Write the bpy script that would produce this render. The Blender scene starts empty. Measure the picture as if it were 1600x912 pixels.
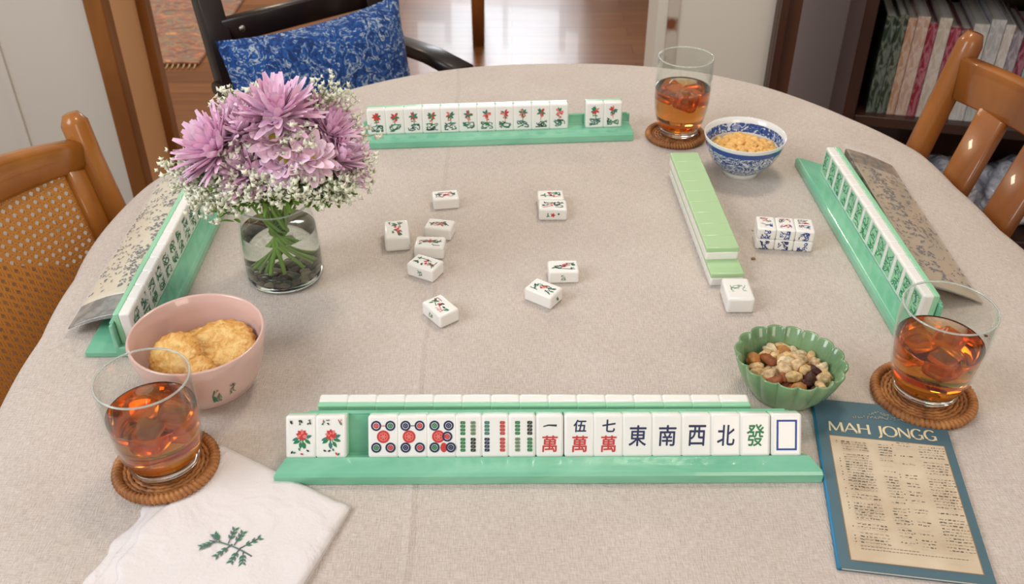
import bpy, bmesh, math, random
from mathutils import Vector, Matrix, noise
PI = math.pi
R = math.radians
C = bpy.context.scene.collection
S = bpy.context.scene

# ------------------------------------------------------------------ camera, world, light, exposure
TZ = 0.75                                   # top of the table cloth
cam = bpy.data.objects.new('camera', bpy.data.cameras.new('camera'))
C.objects.link(cam)
cam.location = (0, 0, TZ + 0.58)
cam.rotation_euler = (R(90 - 35.2), 0, 0)
cam.data.sensor_width = 36
cam.data.lens = 36 * 1500 / 1600
cam.data.dof.use_dof = True
cam.data.dof.focus_distance = 0.88
cam.data.dof.aperture_fstop = 13
cam.data.clip_start = 0.02
S.camera = cam
S.view_settings.view_transform = 'Standard'
S.view_settings.look = 'None'
S.view_settings.gamma = 1
S.view_settings.use_curve_mapping = False
S.view_settings.exposure = 0.0
S.cycles.max_bounces = 16; S.cycles.transmission_bounces = 16; S.cycles.transparent_max_bounces = 24

W = bpy.data.worlds.new('world'); S.world = W; W.use_nodes = True
W.node_tree.nodes['Background'].inputs[0].default_value = (1.0, 0.965, 0.92, 1)
W.node_tree.nodes['Background'].inputs[1].default_value = 0.56

def area(name, loc, target, sx, sy, power, col):
    l = bpy.data.lights.new(name, 'AREA'); l.shape = 'RECTANGLE'; l.size = sx; l.size_y = sy
    l.energy = power; l.color = col
    o = bpy.data.objects.new(name, l); C.objects.link(o); o.location = loc
    o.rotation_euler = (Vector(target) - Vector(loc)).to_track_quat('-Z', 'Y').to_euler()
    return o
area('window_light_left', (-1.5, 0.1, 2.0), (0, 0.85, 0.75), 0.9, 1.1, 22, (0.93, 0.96, 1.0))
area('window_light_far_room', (-0.1, 6.85, 1.6), (0, 3.0, 0.2), 1.2, 1.5, 45, (0.92, 0.96, 1.0))
area('ceiling_light', (0.35, 1.45, 2.4), (0.2, 0.95, 0.75), 0.35, 0.35, 10, (1.0, 0.86, 0.68))
area('far_room_fill', (-1.5, 4.0, 2.4), (-1.3, 3.6, 0), 0.5, 0.5, 30, (1.0, 0.80, 0.58))  # added warm fill, no real fixture; lifts the rug and far floor
area('fill_behind_camera', (1.1, -1.3, 1.9), (0.4, 1.6, 0.9), 1.0, 1.2, 16, (1.0, 0.84, 0.68))  # unseen fill added behind the camera to brighten the right wall

# ------------------------------------------------------------------ helpers
def lin(c):
    return tuple(((v / 255) / 12.92 if v / 255 <= 0.04045 else ((v / 255 + 0.055) / 1.055) ** 2.4) for v in c)

MATS = {}
def mat(name, rgb, rough=0.5, metal=0, spec=0.5, trans=0, ior=1.45, coat=0, sss=0, sheen=0, emit=None):
    if name in MATS: return MATS[name]
    m = bpy.data.materials.new(name); m.use_nodes = True
    b = m.node_tree.nodes['Principled BSDF']
    i = b.inputs
    i['Base Color'].default_value = (*lin(rgb), 1)
    i['Roughness'].default_value = rough; i['Metallic'].default_value = metal
    i['Specular IOR Level'].default_value = spec; i['IOR'].default_value = ior
    i['Transmission Weight'].default_value = trans; i['Coat Weight'].default_value = coat
    if sss:
        i['Subsurface Weight'].default_value = sss; i['Subsurface Scale'].default_value = 0.004
    i['Sheen Weight'].default_value = sheen
    if emit:
        i['Emission Color'].default_value = (*lin(emit[0]), 1); i['Emission Strength'].default_value = emit[1]
    MATS[name] = m
    return m
def nd(m, t, **kw):
    n = m.node_tree.nodes.new(t)
    for k, v in kw.items(): setattr(n, k, v)
    return n
def lk(m, a, b): m.node_tree.links.new(a, b)
def bsdf(m): return m.node_tree.nodes['Principled BSDF']
def coords(m, scale=(1, 1, 1), rot=(0, 0, 0), which='Object'):
    tc = nd(m, 'ShaderNodeTexCoord'); mp = nd(m, 'ShaderNodeMapping')
    mp.inputs['Scale'].default_value = scale; mp.inputs['Rotation'].default_value = rot
    lk(m, tc.outputs[which], mp.inputs[0]); return mp.outputs[0]
def noise_tex(m, vec, scale, detail=3, dist=0):
    n = nd(m, 'ShaderNodeTexNoise'); n.inputs['Scale'].default_value = scale
    n.inputs['Detail'].default_value = detail; n.inputs['Distortion'].default_value = dist
    lk(m, vec, n.inputs['Vector']); return n.outputs['Fac']
def ramp(m, fac, stops, interp='LINEAR'):
    r = nd(m, 'ShaderNodeValToRGB'); cr = r.color_ramp; cr.interpolation = interp
    while len(cr.elements) < len(stops): cr.elements.new(0.5)
    for e, (p, c) in zip(cr.elements, stops): e.position = p; e.color = (*lin(c), 1)
    lk(m, fac, r.inputs[0]); return r.outputs[0]
def bump(m, h, strength, dist):
    b = nd(m, 'ShaderNodeBump'); b.inputs['Strength'].default_value = strength; b.inputs['Distance'].default_value = dist
    lk(m, h, b.inputs['Height']); lk(m, b.outputs[0], bsdf(m).inputs['Normal']); return b

def wood(name, c1, c2, rough=0.35, scale=(3, 3, 30), coat=0.2):
    m = mat(name, c1, rough, coat=coat)
    v = coords(m, scale)
    n = noise_tex(m, v, 2.0, 4, 0.8)
    lk(m, ramp(m, n, [(0.3, c1), (0.7, c2)]), bsdf(m).inputs['Base Color'])
    return m

class M:
    """collects polygons, becomes ONE mesh object"""
    def __init__(s): s.v = []; s.f = []; s.m = []; s.sm = []
    def add(s, vs, fs, mi=0, smooth=False, T=None):
        b = len(s.v)
        s.v += [tuple(T @ Vector(v)) for v in vs] if T is not None else [tuple(v) for v in vs]
        for f in fs: s.f.append([b + i for i in f]); s.m.append(mi); s.sm.append(smooth)
    def box(s, x0, x1, y0, y1, z0, z1, mi=0, T=None):
        v = [(x, y, z) for z in (z0, z1) for y in (y0, y1) for x in (x0, x1)]
        s.add(v, [(0, 2, 3, 1), (4, 5, 7, 6), (0, 1, 5, 4), (2, 6, 7, 3), (0, 4, 6, 2), (1, 3, 7, 5)], mi, False, T)
    def rbox(s, x0, x1, y0, y1, z0, z1, r=0.002, seg=2, mi=0, T=None, smooth=True):
        bm = bmesh.new(); bmesh.ops.create_cube(bm, size=1)
        for v in bm.verts:
            v.co = Vector(((x0 + x1) / 2 + v.co.x * (x1 - x0), (y0 + y1) / 2 + v.co.y * (y1 - y0), (z0 + z1) / 2 + v.co.z * (z1 - z0)))
        bmesh.ops.bevel(bm, geom=bm.edges[:], offset=r, segments=seg, profile=0.5, affect='EDGES')
        bm.verts.index_update(); bm.normal_update()
        vs = [v.co.copy() for v in bm.verts]
        for f in bm.faces: pass
        flat = [[v.index for v in f.verts] for f in bm.faces if max(abs(c) for c in f.normal) > 0.999]
        rnd_ = [[v.index for v in f.verts] for f in bm.faces if max(abs(c) for c in f.normal) <= 0.999]
        b0 = len(s.v); s.add(vs, flat, mi, False, T)
        for f in rnd_: s.f.append([b0 + i for i in f]); s.m.append(mi); s.sm.append(smooth)
        bm.free()
    def frombm(s, bm, mi=0, smooth=True, T=None):
        bm.verts.index_update()
        s.add([v.co.copy() for v in bm.verts], [[v.index for v in f.verts] for f in bm.faces], mi, smooth, T); bm.free()
    def lathe(s, prof, seg=48, mi=0, smooth=True, T=None, rfun=None, close=False):
        vs = []; fs = []; n = len(prof)
        for k in range(seg):
            a = 2 * PI * k / seg
            for j, (r, z) in enumerate(prof):
                rr = r if rfun is None else r * rfun(a, j)
                vs.append((rr * math.cos(a), rr * math.sin(a), z))
        for k in range(seg):
            k2 = (k + 1) % seg
            for j in range(n if close else n - 1):
                j2 = (j + 1) % n
                fs.append((k * n + j, k2 * n + j, k2 * n + j2, k * n + j2))
        if not close:
            if prof[0][0] < 1e-4: pass
        s.add(vs, fs, mi, smooth, T)
    def tube(s, pts, r, seg=6, mi=0, smooth=True, T=None, cap=True):
        pts = [Vector(p) for p in pts]; n = len(pts)
        rs = r if isinstance(r, (list, tuple)) else [r] * n
        vs = []; fs = []; ref = None
        for i, p in enumerate(pts):
            d = (pts[min(i + 1, n - 1)] - pts[max(i - 1, 0)]).normalized()
            if ref is None: ref = d.orthogonal().normalized()
            ref = (ref - d * ref.dot(d)).normalized(); w = d.cross(ref)
            for k in range(seg):
                a = 2 * PI * k / seg
                vs.append(p + (ref * math.cos(a) + w * math.sin(a)) * rs[i])
        for i in range(n - 1):
            for k in range(seg):
                k2 = (k + 1) % seg
                fs.append((i * seg + k, i * seg + k2, (i + 1) * seg + k2, (i + 1) * seg + k))
        if cap: fs.append(list(range(seg))[::-1]); fs.append([(n - 1) * seg + k for k in range(seg)])
        s.add(vs, fs, mi, smooth, T)
    def sweep(s, pts, w, d, side, mi=0, r=0.25, T=None, smooth=True):
        """rounded rectangle section swept along pts; w along 'side', d across it"""
        pts = [Vector(p) for p in pts]; n = len(pts); side = Vector(side).normalized()
        ws = w if isinstance(w, (list, tuple)) else [w] * n
        ds = d if isinstance(d, (list, tuple)) else [d] * n
        vs = []; fs = []; K = 12
        for i, p in enumerate(pts):
            t = (pts[min(i + 1, n - 1)] - pts[max(i - 1, 0)]).normalized()
            u = (side - t * side.dot(t)).normalized(); q = t.cross(u)
            W2, D2 = ws[i] / 2, ds[i] / 2; rr = r * min(ws[i], ds[i])
            for (cx, cy, a0) in ((W2 - rr, D2 - rr, 0), (-W2 + rr, D2 - rr, 90), (-W2 + rr, -D2 + rr, 180), (W2 - rr, -D2 + rr, 270)):
                for k in range(3):
                    a = R(a0 + 45 * k)
                    vs.append(p + u * (cx + rr * math.cos(a)) + q * (cy + rr * math.sin(a)))
        for i in range(n - 1):
            for k in range(K):
                k2 = (k + 1) % K
                fs.append((i * K + k, i * K + k2, (i + 1) * K + k2, (i + 1) * K + k))
        fs.append(list(range(K))[::-1]); fs.append([(n - 1) * K + k for k in range(K)])
        s.add(vs, fs, mi, smooth, T)
    def prism(s, prof, x0, x1, mi=0, T=None):
        """profile of (y, z) extruded along x"""
        n = len(prof)
        vs = [(x0, y, z) for y, z in prof] + [(x1, y, z) for y, z in prof]
        fs = [(i, (i + 1) % n, n + (i + 1) % n, n + i) for i in range(n)]
        fs += [list(range(n))[::-1], [n + i for i in range(n)]]
        s.add(vs, fs, mi, False, T)
    def lump(s, c, r, seed, mi=0, amp=0.25, sub=2, sc=(1, 1, 1), freq=1.2, rot=None):
        bm = bmesh.new(); bmesh.ops.create_icosphere(bm, subdivisions=sub, radius=1)
        off = Vector((seed * 7.31, seed * 3.17, seed * 1.7))
        rm = rot if rot is not None else Matrix.Identity(3)
        for v in bm.verts:
            k = 1 + amp * noise.noise(v.co * freq + off)
            p = Vector((v.co.x * sc[0], v.co.y * sc[1], v.co.z * sc[2])) * (k * r)
            v.co = rm @ p + Vector(c)
        s.frombm(bm, mi, True)
    def mesh(s, name, mats):
        me = bpy.data.meshes.new(name); me.from_pydata(s.v, [], s.f)
        for m_ in (mats if isinstance(mats, (list, tuple)) else [mats]): me.materials.append(m_)
        me.polygons.foreach_set('material_index', s.m); me.polygons.foreach_set('use_smooth', s.sm)
        bm = bmesh.new(); bm.from_mesh(me); bmesh.ops.recalc_face_normals(bm, faces=bm.faces); bm.to_mesh(me); bm.free()
        me.update(); return me
    def build(s, name, mats, parent=None, loc=None, rot=None, bevel=0, auto=False):
        o = bpy.data.objects.new(name, s.mesh(name, mats)); C.objects.link(o)
        if parent: o.parent = parent
        if loc: o.location = loc
        if rot: o.rotation_euler = rot
        if bevel:
            b = o.modifiers.new('bevel', 'BEVEL'); b.width = bevel; b.segments = 2; b.limit_method = 'ANGLE'; b.angle_limit = R(40)
        return o
def tag(o, label=None, cat=None, group=None, kind=None):
    if label: o['label'] = label
    if cat: o['category'] = cat
    if group: o['group'] = group
    if kind: o['kind'] = kind
    return o
def empty(name, loc, rot=(0, 0, 0), label=None, cat=None, group=None):
    o = bpy.data.objects.new(name, None); C.objects.link(o); o.location = loc; o.rotation_euler = rot
    o.empty_display_size = 0.05
    return tag(o, label, cat, group)
def struct(m_, name, mats, **kw): return tag(m_.build(name, mats, **kw), kind='structure')
ORD = ['first', 'second', 'third', 'fourth', 'fifth', 'sixth', 'seventh', 'eighth', 'ninth', 'tenth', 'eleventh',
       'twelfth', 'thirteenth', 'fourteenth', 'fifteenth', 'sixteenth', 'seventeenth', 'eighteenth', 'nineteenth', 'twentieth', 'twenty-first', 'twenty-second']

# ------------------------------------------------------------------ materials of the setting
m_floor = mat('floor_boards', (120, 66, 30), 0.30, coat=0.1)
v = coords(m_floor, (1, 1, 1)); br = nd(m_floor, 'ShaderNodeTexBrick')
br.inputs['Scale'].default_value = 1.0; br.inputs['Brick Width'].default_value = 0.9; br.inputs['Row Height'].default_value = 0.09
br.inputs['Mortar Size'].default_value = 0.002
br.inputs['Color1'].default_value = (*lin((152, 98, 54)), 1); br.inputs['Color2'].default_value = (*lin((132, 82, 44)), 1)
br.inputs['Mortar'].default_value = (*lin((104, 62, 34)), 1)
lk(m_floor, v, br.inputs['Vector'])
mx = nd(m_floor, 'ShaderNodeMixRGB', blend_type='MULTIPLY'); mx.inputs[0].default_value = 0.5
gv = coords(m_floor, (2, 30, 2)); gn = noise_tex(m_floor, gv, 1.5, 4)
lk(m_floor, br.outputs[0], mx.inputs[1]); lk(m_floor, ramp(m_floor, gn, [(0.3, (150, 150, 150)), (0.7, (255, 255, 255))]), mx.inputs[2])
lk(m_floor, mx.outputs[0], bsdf(m_floor).inputs['Base Color'])
m_wall = mat('white_wall_paint', (216, 211, 200), 0.6)
bump(m_wall, noise_tex(m_wall, coords(m_wall), 60, 2), 0.1, 0.002)
m_grey = mat('grey_wall_paint', (196, 186, 188), 0.6)
m_cream = mat('cream_jamb_paint', (238, 186, 132), 0.55)
m_trim = wood('brown_trim_wood', (156, 100, 46), (128, 78, 34), 0.4, (8, 8, 1.5))
m_trimd = wood('dark_trim_wood', (88, 50, 28), (62, 34, 20), 0.4, (8, 8, 1.5))

# ------------------------------------------------------------------ the rooms
m = M(); m.box(-4, 4, -2.5, 7.3, -0.05, 0); struct(m, 'floor', m_floor)
m = M(); m.box(-3.2, -0.893, 2.0, 2.14, 0, 2.6); m.box(-1.12, -1.105, 1.994, 2.0, 0, 2.6); struct(m, 'wall_left', m_wall)
m = M(); m.box(-0.893, -0.853, 1.975, 2.02, 0, 2.1); struct(m, 'trim_1', m_trim, bevel=0.004)
m = M(); m.box(-0.893, -0.856, 2.02, 2.16, 0, 2.08); struct(m, 'trim_2', m_cream)
m = M(); m.box(-0.893, -0.835, 2.16, 2.20, 0, 2.1); struct(m, 'trim_3', m_trim, bevel=0.004)
m = M(); m.box(0.308, 0.556, 2.0, 2.14, 0, 2.6); struct(m, 'wall_right', m_wall)
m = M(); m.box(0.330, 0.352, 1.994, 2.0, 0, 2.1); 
m_refl = mat('painted_reflection', (150, 110, 86), 0.5); nw4 = noise_tex(m_refl, coords(m_refl, (10, 10, 7)), 1.6, 2, 0.5)  # brown and off-white patches paint a glossy reflection into the colour
lk(m_refl, ramp(m_refl, nw4, [(0.42, (120, 72, 44)), (0.52, (196, 186, 174))]), bsdf(m_refl).inputs['Base Color'])
struct(m, 'reflection_strip', m_refl)
m = M(); m.box(0.556, 0.604, 1.97, 2.14, 0, 2.6); m.box(0.556, 0.574, 1.955, 1.97, 0, 2.6); struct(m, 'trim_5', m_trimd, bevel=0.003)
m = M(); m.box(0.604, 3.4, 2.62, 2.74, 0, 2.6); struct(m, 'wall_back', m_grey)
m = M(); m.box(-4, -0.5, 7.0, 7.12, 0, 2.6); m.box(0.4, 4, 7.0, 7.12, 0, 2.6); m.box(-0.5, 0.4, 7.0, 7.12, 0, 0.85); m.box(-0.5, 0.4, 7.0, 7.12, 2.3, 2.6)
struct(m, 'wall_far', m_wall)
m = M(); m.box(-0.5, -0.45, 6.95, 7.05, 0.85, 2.3); m.box(0.35, 0.4, 6.95, 7.05, 0.85, 2.3); m.box(-0.07, -0.03, 6.95, 7.05, 0.85, 2.3)
m.box(-0.5, 0.4, 6.95, 7.05, 0.85, 0.9); m.box(-0.5, 0.4, 6.95, 7.05, 2.25, 2.3)
wf = struct(m, 'window_1', m_wall)
m = M(); m.box(-0.45, 0.35, 7.05, 7.06, 0.9, 2.25)
m.build('window_pane', mat('daylit_pane', (255, 255, 255), 0.4, emit=((225, 238, 255), 2.2)), wf)
m = M(); m.box(-3.3, -3.2, 2.0, 7.1, 0, 2.6); struct(m, 'wall_far_left', m_wall)
m = M(); m.box(3.4, 3.5, -2.0, 7.1, 0, 2.6); struct(m, 'wall_far_right', m_grey)

# rug in the far room
m_rug = mat('patterned_rug', (150, 80, 60), 0.95, sheen=0.3)
v = coords(m_rug, (7, 11, 1)); n1 = noise_tex(m_rug, v, 1.6, 4, 1.5)
lk(m_rug, ramp(m_rug, n1, [(0.30, (74, 90, 88)), (0.40, (140, 74, 56)), (0.47, (176, 128, 84)), (0.53, (104, 116, 106)), (0.6, (160, 78, 56)), (0.70, (200, 150, 100))]), bsdf(m_rug).inputs['Base Color'])
m = M(); m.rbox(-1.0, 1.0, -1.2, 1.2, 0, 0.012, 0.004)
rug = tag(m.build('area_rug', m_rug, loc=(-2.13, 4.5, 0)), 'multicoloured red and teal patterned rug on the wooden floor of the far room', 'rug')
m = M()
for k in range(100): m.tube([(-0.99 + k * 0.02, -1.2, 0.006), (-0.988 + k * 0.02, -1.235, 0.003)], 0.003, 4)
m.build('fringe', mat('rug_fringe', (200, 180, 140), 0.9), rug)

# ------------------------------------------------------------------ table and cloth
RAD = [(-180, .532), (-174, .530), (-163, .545), (-155, .573), (-145, .61), (-130, .65), (-110, .66), (-80, .65), (-60, .61), (-30, .555), (-1, .535), (5, .525), (16, .531), (26, .553), (39, .557),
       (54, .571), (64, .573), (74, .565), (88, .553), (101, .551), (112, .547), (124, .540), (137, .537), (158, .531), (164, .535), (169, .534), (180, .532)]
def rad(deg):
    deg = (deg + 180) % 360 - 180
    for (a, ra), (b, rb) in zip(RAD, RAD[1:]):
        if a <= deg <= b:
            t = (deg - a) / (b - a); return ra + (rb - ra) * t
    return .545
TC = Vector((0.05, 0.91))
m_tw = wood('table_wood', (110, 62, 32), (80, 44, 22))
tb = empty('dining_table', (TC.x, TC.y, 0), label='large round dining table under the beige linen cloth', cat='table')
m = M(); m.lathe([(0.0001, 0.705), (0.5, 0.705), (0.512, 0.715), (0.512, 0.735), (0.5, 0.742), (0.0001, 0.742)], 64); m.build('tabletop', m_tw, tb)
m = M(); m.lathe([(0.0001, 0.02), (0.09, 0.06), (0.06, 0.15), (0.045, 0.3), (0.07, 0.42), (0.05, 0.6), (0.12, 0.705), (0.0001, 0.705)], 32); m.build('pedestal', m_tw, tb)
for k in range(4):
    a = PI / 4 + k * PI / 2; d = Vector((math.cos(a), math.sin(a), 0))
    m = M(); m.sweep([d * 0.05 + Vector((0, 0, 0.12)), d * 0.2 + Vector((0, 0, 0.09)), d * 0.36 + Vector((0, 0, 0.02))], 0.05, [0.07, 0.05, 0.035], (-d.y, d.x, 0)); m.build('foot', m_tw, tb)

m_cloth = mat('beige_linen', (203, 186, 170), 0.92, sheen=0.15, spec=0.2)
tcn = nd(m_cloth, 'ShaderNodeTexCoord')
def wave(m_, vec, ax, sc, dist):
    w = nd(m_, 'ShaderNodeTexWave', bands_direction=ax); w.inputs['Scale'].default_value = sc; w.inputs['Distortion'].default_value = dist
    w.inputs['Detail'].default_value = 2; w.inputs['Detail Scale'].default_value = 1.5
    lk(m_, vec, w.inputs['Vector']); return w.outputs['Fac']
def mth(m_, op, a, b=None, **k):
    n = nd(m_, 'ShaderNodeMath', operation=op)
    for i, x in enumerate((a, b)):
        if x is None: continue
        if isinstance(x, (int, float)): n.inputs[i].default_value = x
        else: lk(m_, x, n.inputs[i])
    return n.outputs[0]
def linen(m_, base, dark, dens=300, strength=0.5, creases=()):
    tc = nd(m_, 'ShaderNodeTexCoord'); vec = tc.outputs['Object']
    s1 = coords(m_, (60, dens, 60)); s2 = coords(m_, (dens, 60, 60))
    n1 = noise_tex(m_, s1, 2.2, 2); n2 = noise_tex(m_, s2, 2.2, 2)
    thr = mth(m_, 'ADD', n1, n2)
    big = noise_tex(m_, vec, 9, 3)
    t2 = mth(m_, 'MULTIPLY', thr, 0.5)
    lk(m_, ramp(m_, mth(m_, 'ADD', mth(m_, 'MULTIPLY', t2, 0.8), mth(m_, 'MULTIPLY', big, 0.2)), [(0.30, dark), (0.62, base)]), bsdf(m_).inputs['Base Color'])
    h = mth(m_, 'ADD', mth(m_, 'MULTIPLY', thr, 0.0016), mth(m_, 'MULTIPLY', noise_tex(m_, vec, 7, 2, 0.6), 0.014))
    h = mth(m_, 'ADD', h, mth(m_, 'MULTIPLY', noise_tex(m_, vec, 28, 3, 1.2), 0.0030))
    sep = nd(m_, 'ShaderNodeSeparateXYZ'); lk(m_, vec, sep.inputs[0])
    wob = mth(m_, 'MULTIPLY', mth(m_, 'SUBTRACT', noise_tex(m_, vec, 5, 1), 0.5), 0.03)
    for ax, pos, amp in creases:
        d = mth(m_, 'ABSOLUTE', mth(m_, 'ADD', mth(m_, 'SUBTRACT', sep.outputs[ax], pos), wob))
        g = mth(m_, 'MAXIMUM', mth(m_, 'SUBTRACT', 1.0, mth(m_, 'DIVIDE', d, 0.005)), 0.0)
        h = mth(m_, 'ADD', h, mth(m_, 'MULTIPLY', g, amp))
    bump(m_, h, strength, 1.0)
linen(m_cloth, (211, 200, 192), (178, 164, 154), 420, 0.6, ((0, -0.135, 0.0030), (0, 0.21, 0.0018), (1, -0.36, 0.0015), (1, 0.27, 0.0018)))
m = M(); NA = 240
rings = [0.0, 0.2, 0.4, 0.6, 0.8, 0.9, 0.955]
def skirt(a_deg, s):       # s = length run down the side
    r0 = rad(a_deg); a = R(a_deg)
    fold = math.sin(a * 9 + 0.6) * 0.5 + math.sin(a * 17 + 2) * 0.3
    if s < 0.03:
        t = s / 0.03 * PI / 2; rr = r0 - 0.019 + 0.019 * math.sin(t); z = -0.019 + 0.019 * math.cos(t)
    else:
        z = -0.019 - (s - 0.03); rr = r0 + (0.004 + 0.012 * fold) * min(1, (s - 0.03) / 0.25)
    return rr, z
vs = [(0, 0, 0)]; lv = []
for q in rings[1:]:
    lv.append([((rad(k * 360 / NA) - 0.019) * q / 0.955 if q < 0.955 else (rad(k * 360 / NA) - 0.019), 0) for k in range(NA)])
for s_ in (0.006, 0.012, 0.018, 0.024, 0.03, 0.06, 0.10, 0.15, 0.2, 0.25, 0.28):
    lv.append([skirt(k * 360 / NA, s_) for k in range(NA)])
for L in lv:
    for k, (r_, z_) in enumerate(L):
        a = 2 * PI * k / NA; vs.append((r_ * math.cos(a), r_ * math.sin(a), z_))
fs = [(0, 1 + k, 1 + (k + 1) % NA) for k in range(NA)]
for i in range(len(lv) - 1):
    for k in range(NA):
        k2 = (k + 1) % NA; b = 1 + i * NA; c = b + NA
        fs.append((b + k, c + k, c + k2, b + k2))
m.add(vs, fs, 0, True)
cl = m.build('tablecloth', m_cloth, loc=(TC.x, TC.y, TZ))
tag(cl, 'beige linen tablecloth spread over the round dining table', 'tablecloth')

# ------------------------------------------------------------------ chairs
m_honey = wood('honey_wood', (182, 116, 42), (150, 88, 28), 0.3, (6, 6, 2), 0.4)
m_honeyd = wood('chestnut_wood', (160, 98, 40), (124, 70, 28), 0.32, (6, 6, 2), 0.4)
m_dark = wood('dark_chair_wood', (34, 19, 15), (22, 12, 10), 0.4, (6, 6, 2), 0.1)
m_cane = mat('woven_cane', (206, 140, 66), 0.5)

def cane_chair():
    # local: seat centre at origin, faces +y; turned so that it faces the table
    t = empty('cane_back_chair', (-0.755, 0.815, 0), (0, 0, R(-90 + 5)), 'honey wood chair with woven cane backrest at the left of the table', 'chair')
    t.location = (-0.322, 0.769, 0); t.rotation_euler = (0, 0, R(-105))
    hw = 0.235
    def back(x, z):     # y position of the leaning, slightly curved back at height z
        return -0.205 - 0.08 * (z - 0.45) / 0.4 - 0.02 * (1 - (x / hw) ** 2)
    # the chair's back is next to the table edge in view, so the chair is pushed in: back at +y side leaning outward
    for s in (-1, 1):
        m = M(); m.sweep([(s * hw, -0.19, 0), (s * hw, -0.2, 0.45), (s * hw, back(hw, 0.62), 0.62), (s * hw, back(hw, 0.78), 0.78), (s * (hw + 0.002), back(hw, 0.825), 0.826), (s * (hw + 0.002), back(hw, 0.84), 0.838)],
                        [0.032, 0.036, 0.032, 0.030, 0.030, 0.018], [0.030, 0.034, 0.030, 0.028, 0.028, 0.016], (1, 0, 0), r=0.35)
        m.build('back_post', m_honey, t)
    m = M(); n = 13
    pts = [((-hw + 0.012) + (2 * hw - 0.024) * k / (n - 1), 0, 0) for k in range(n)]
    pp = [(x, back(x, 0.80), 0.788 + 0.036 * math.cos(x / hw * PI / 2) ** 1.0) for x, _, _ in pts]
    m.sweep(pp, [0.036 + 0.018 * math.cos(p[0] / hw * PI / 2) for p in pp], 0.024, (0, 0, 1), r=0.3); m.build('top_rail', m_honey, t)
    m = M(); m.sweep([(x, back(x, 0.50), 0.50) for x, _, _ in pts], 0.05, 0.024, (0, 0, 1), r=0.3); m.build('lower_rail', m_honey, t)
    for s in (-1, 1):
        m = M(); m.sweep([(s * (hw - 0.028), back(hw - 0.028, z), z) for z in (0.50, 0.60, 0.70, 0.785)], 0.030, 0.012, (1, 0, 0), r=0.3); m.build('inner_stile', m_honey, t)
    # cane: two sets of pairs and two diagonals
    m = M(); x0, x1, z0, z1 = -0.200, 0.200, 0.515, 0.797; P_ = 0.0108
    def ribbon(a, b, w, off):
        N = 8; vs = []; d = Vector((b[0] - a[0], b[1] - a[1])).normalized(); pr = Vector((-d.y, d.x)) * w / 2
        for i in range(N + 1):
            u = a[0] + (b[0] - a[0]) * i / N; w_ = a[1] + (b[1] - a[1]) * i / N
            for sg in (-1, 1): vs.append((u + sg * pr.x, back(u, w_) + off, w_ + sg * pr.y))
        m.add(vs, [(2 * i, 2 * i + 2, 2 * i + 3, 2 * i + 1) for i in range(N)], 0, True)
    nx = int((x1 - x0) / P_); nz = int((z1 - z0) / P_)
    for i in range(nx + 1):
        for e in (-0.0016, 0.0016): ribbon((x0 + i * P_ + e, z0), (x0 + i * P_ + e, z1), 0.0025, 0.0006)
    for i in range(nz + 1):
        for e in (-0.0016, 0.0016): ribbon((x0, z0 + i * P_ + e), (x1, z0 + i * P_ + e), 0.0025, 0.0)
    for sg in (1, -1):
        for i in range(-nz, nx + nz + 1):
            cx = x0 + (i + 0.5) * P_
            a = [cx, z0]; ln = z1 - z0; b = [cx + sg * ln, z1]
            pts2 = []
            t0, t1 = 0.0, 1.0
            dx = b[0] - a[0]
            for lim, sgn in ((x0, 1), (x1, -1)):
                # keep sgn*(x-lim) >= 0
                f0 = sgn * (a[0] - lim); f1 = sgn * (b[0] - lim)
                if f0 < 0 and f1 < 0: t0 = 2; break
                if f0 < 0: t0 = max(t0, f0 / (f0 - f1))
                if f1 < 0: t1 = min(t1, f0 / (f0 - f1))
            if t1 - t0 > 0.03 and t0 < 1.5:
                ribbon((a[0] + dx * t0, z0 + ln * t0), (a[0] + dx * t1, z0 + ln * t1), 0.0034, 0.0003 * sg + 0.0003)
    m.build('cane_panel', m_cane, t)
    m = M(); m.rbox(-0.235, 0.235, -0.22, 0.22, 0.43, 0.465, 0.012); m.build('seat', m_honey, t)
    for s in (-1, 1):
        m = M(); m.sweep([(s * 0.205, 0.19, 0), (s * 0.205, 0.19, 0.44)], [0.028, 0.04], [0.028, 0.04], (1, 0, 0), r=0.3); m.build('front_leg', m_honey, t)
    return t
# The backrest in the photo leans towards its own seat's outer side; seat lies beyond the back, away from the table
ch = cane_chair()

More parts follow.
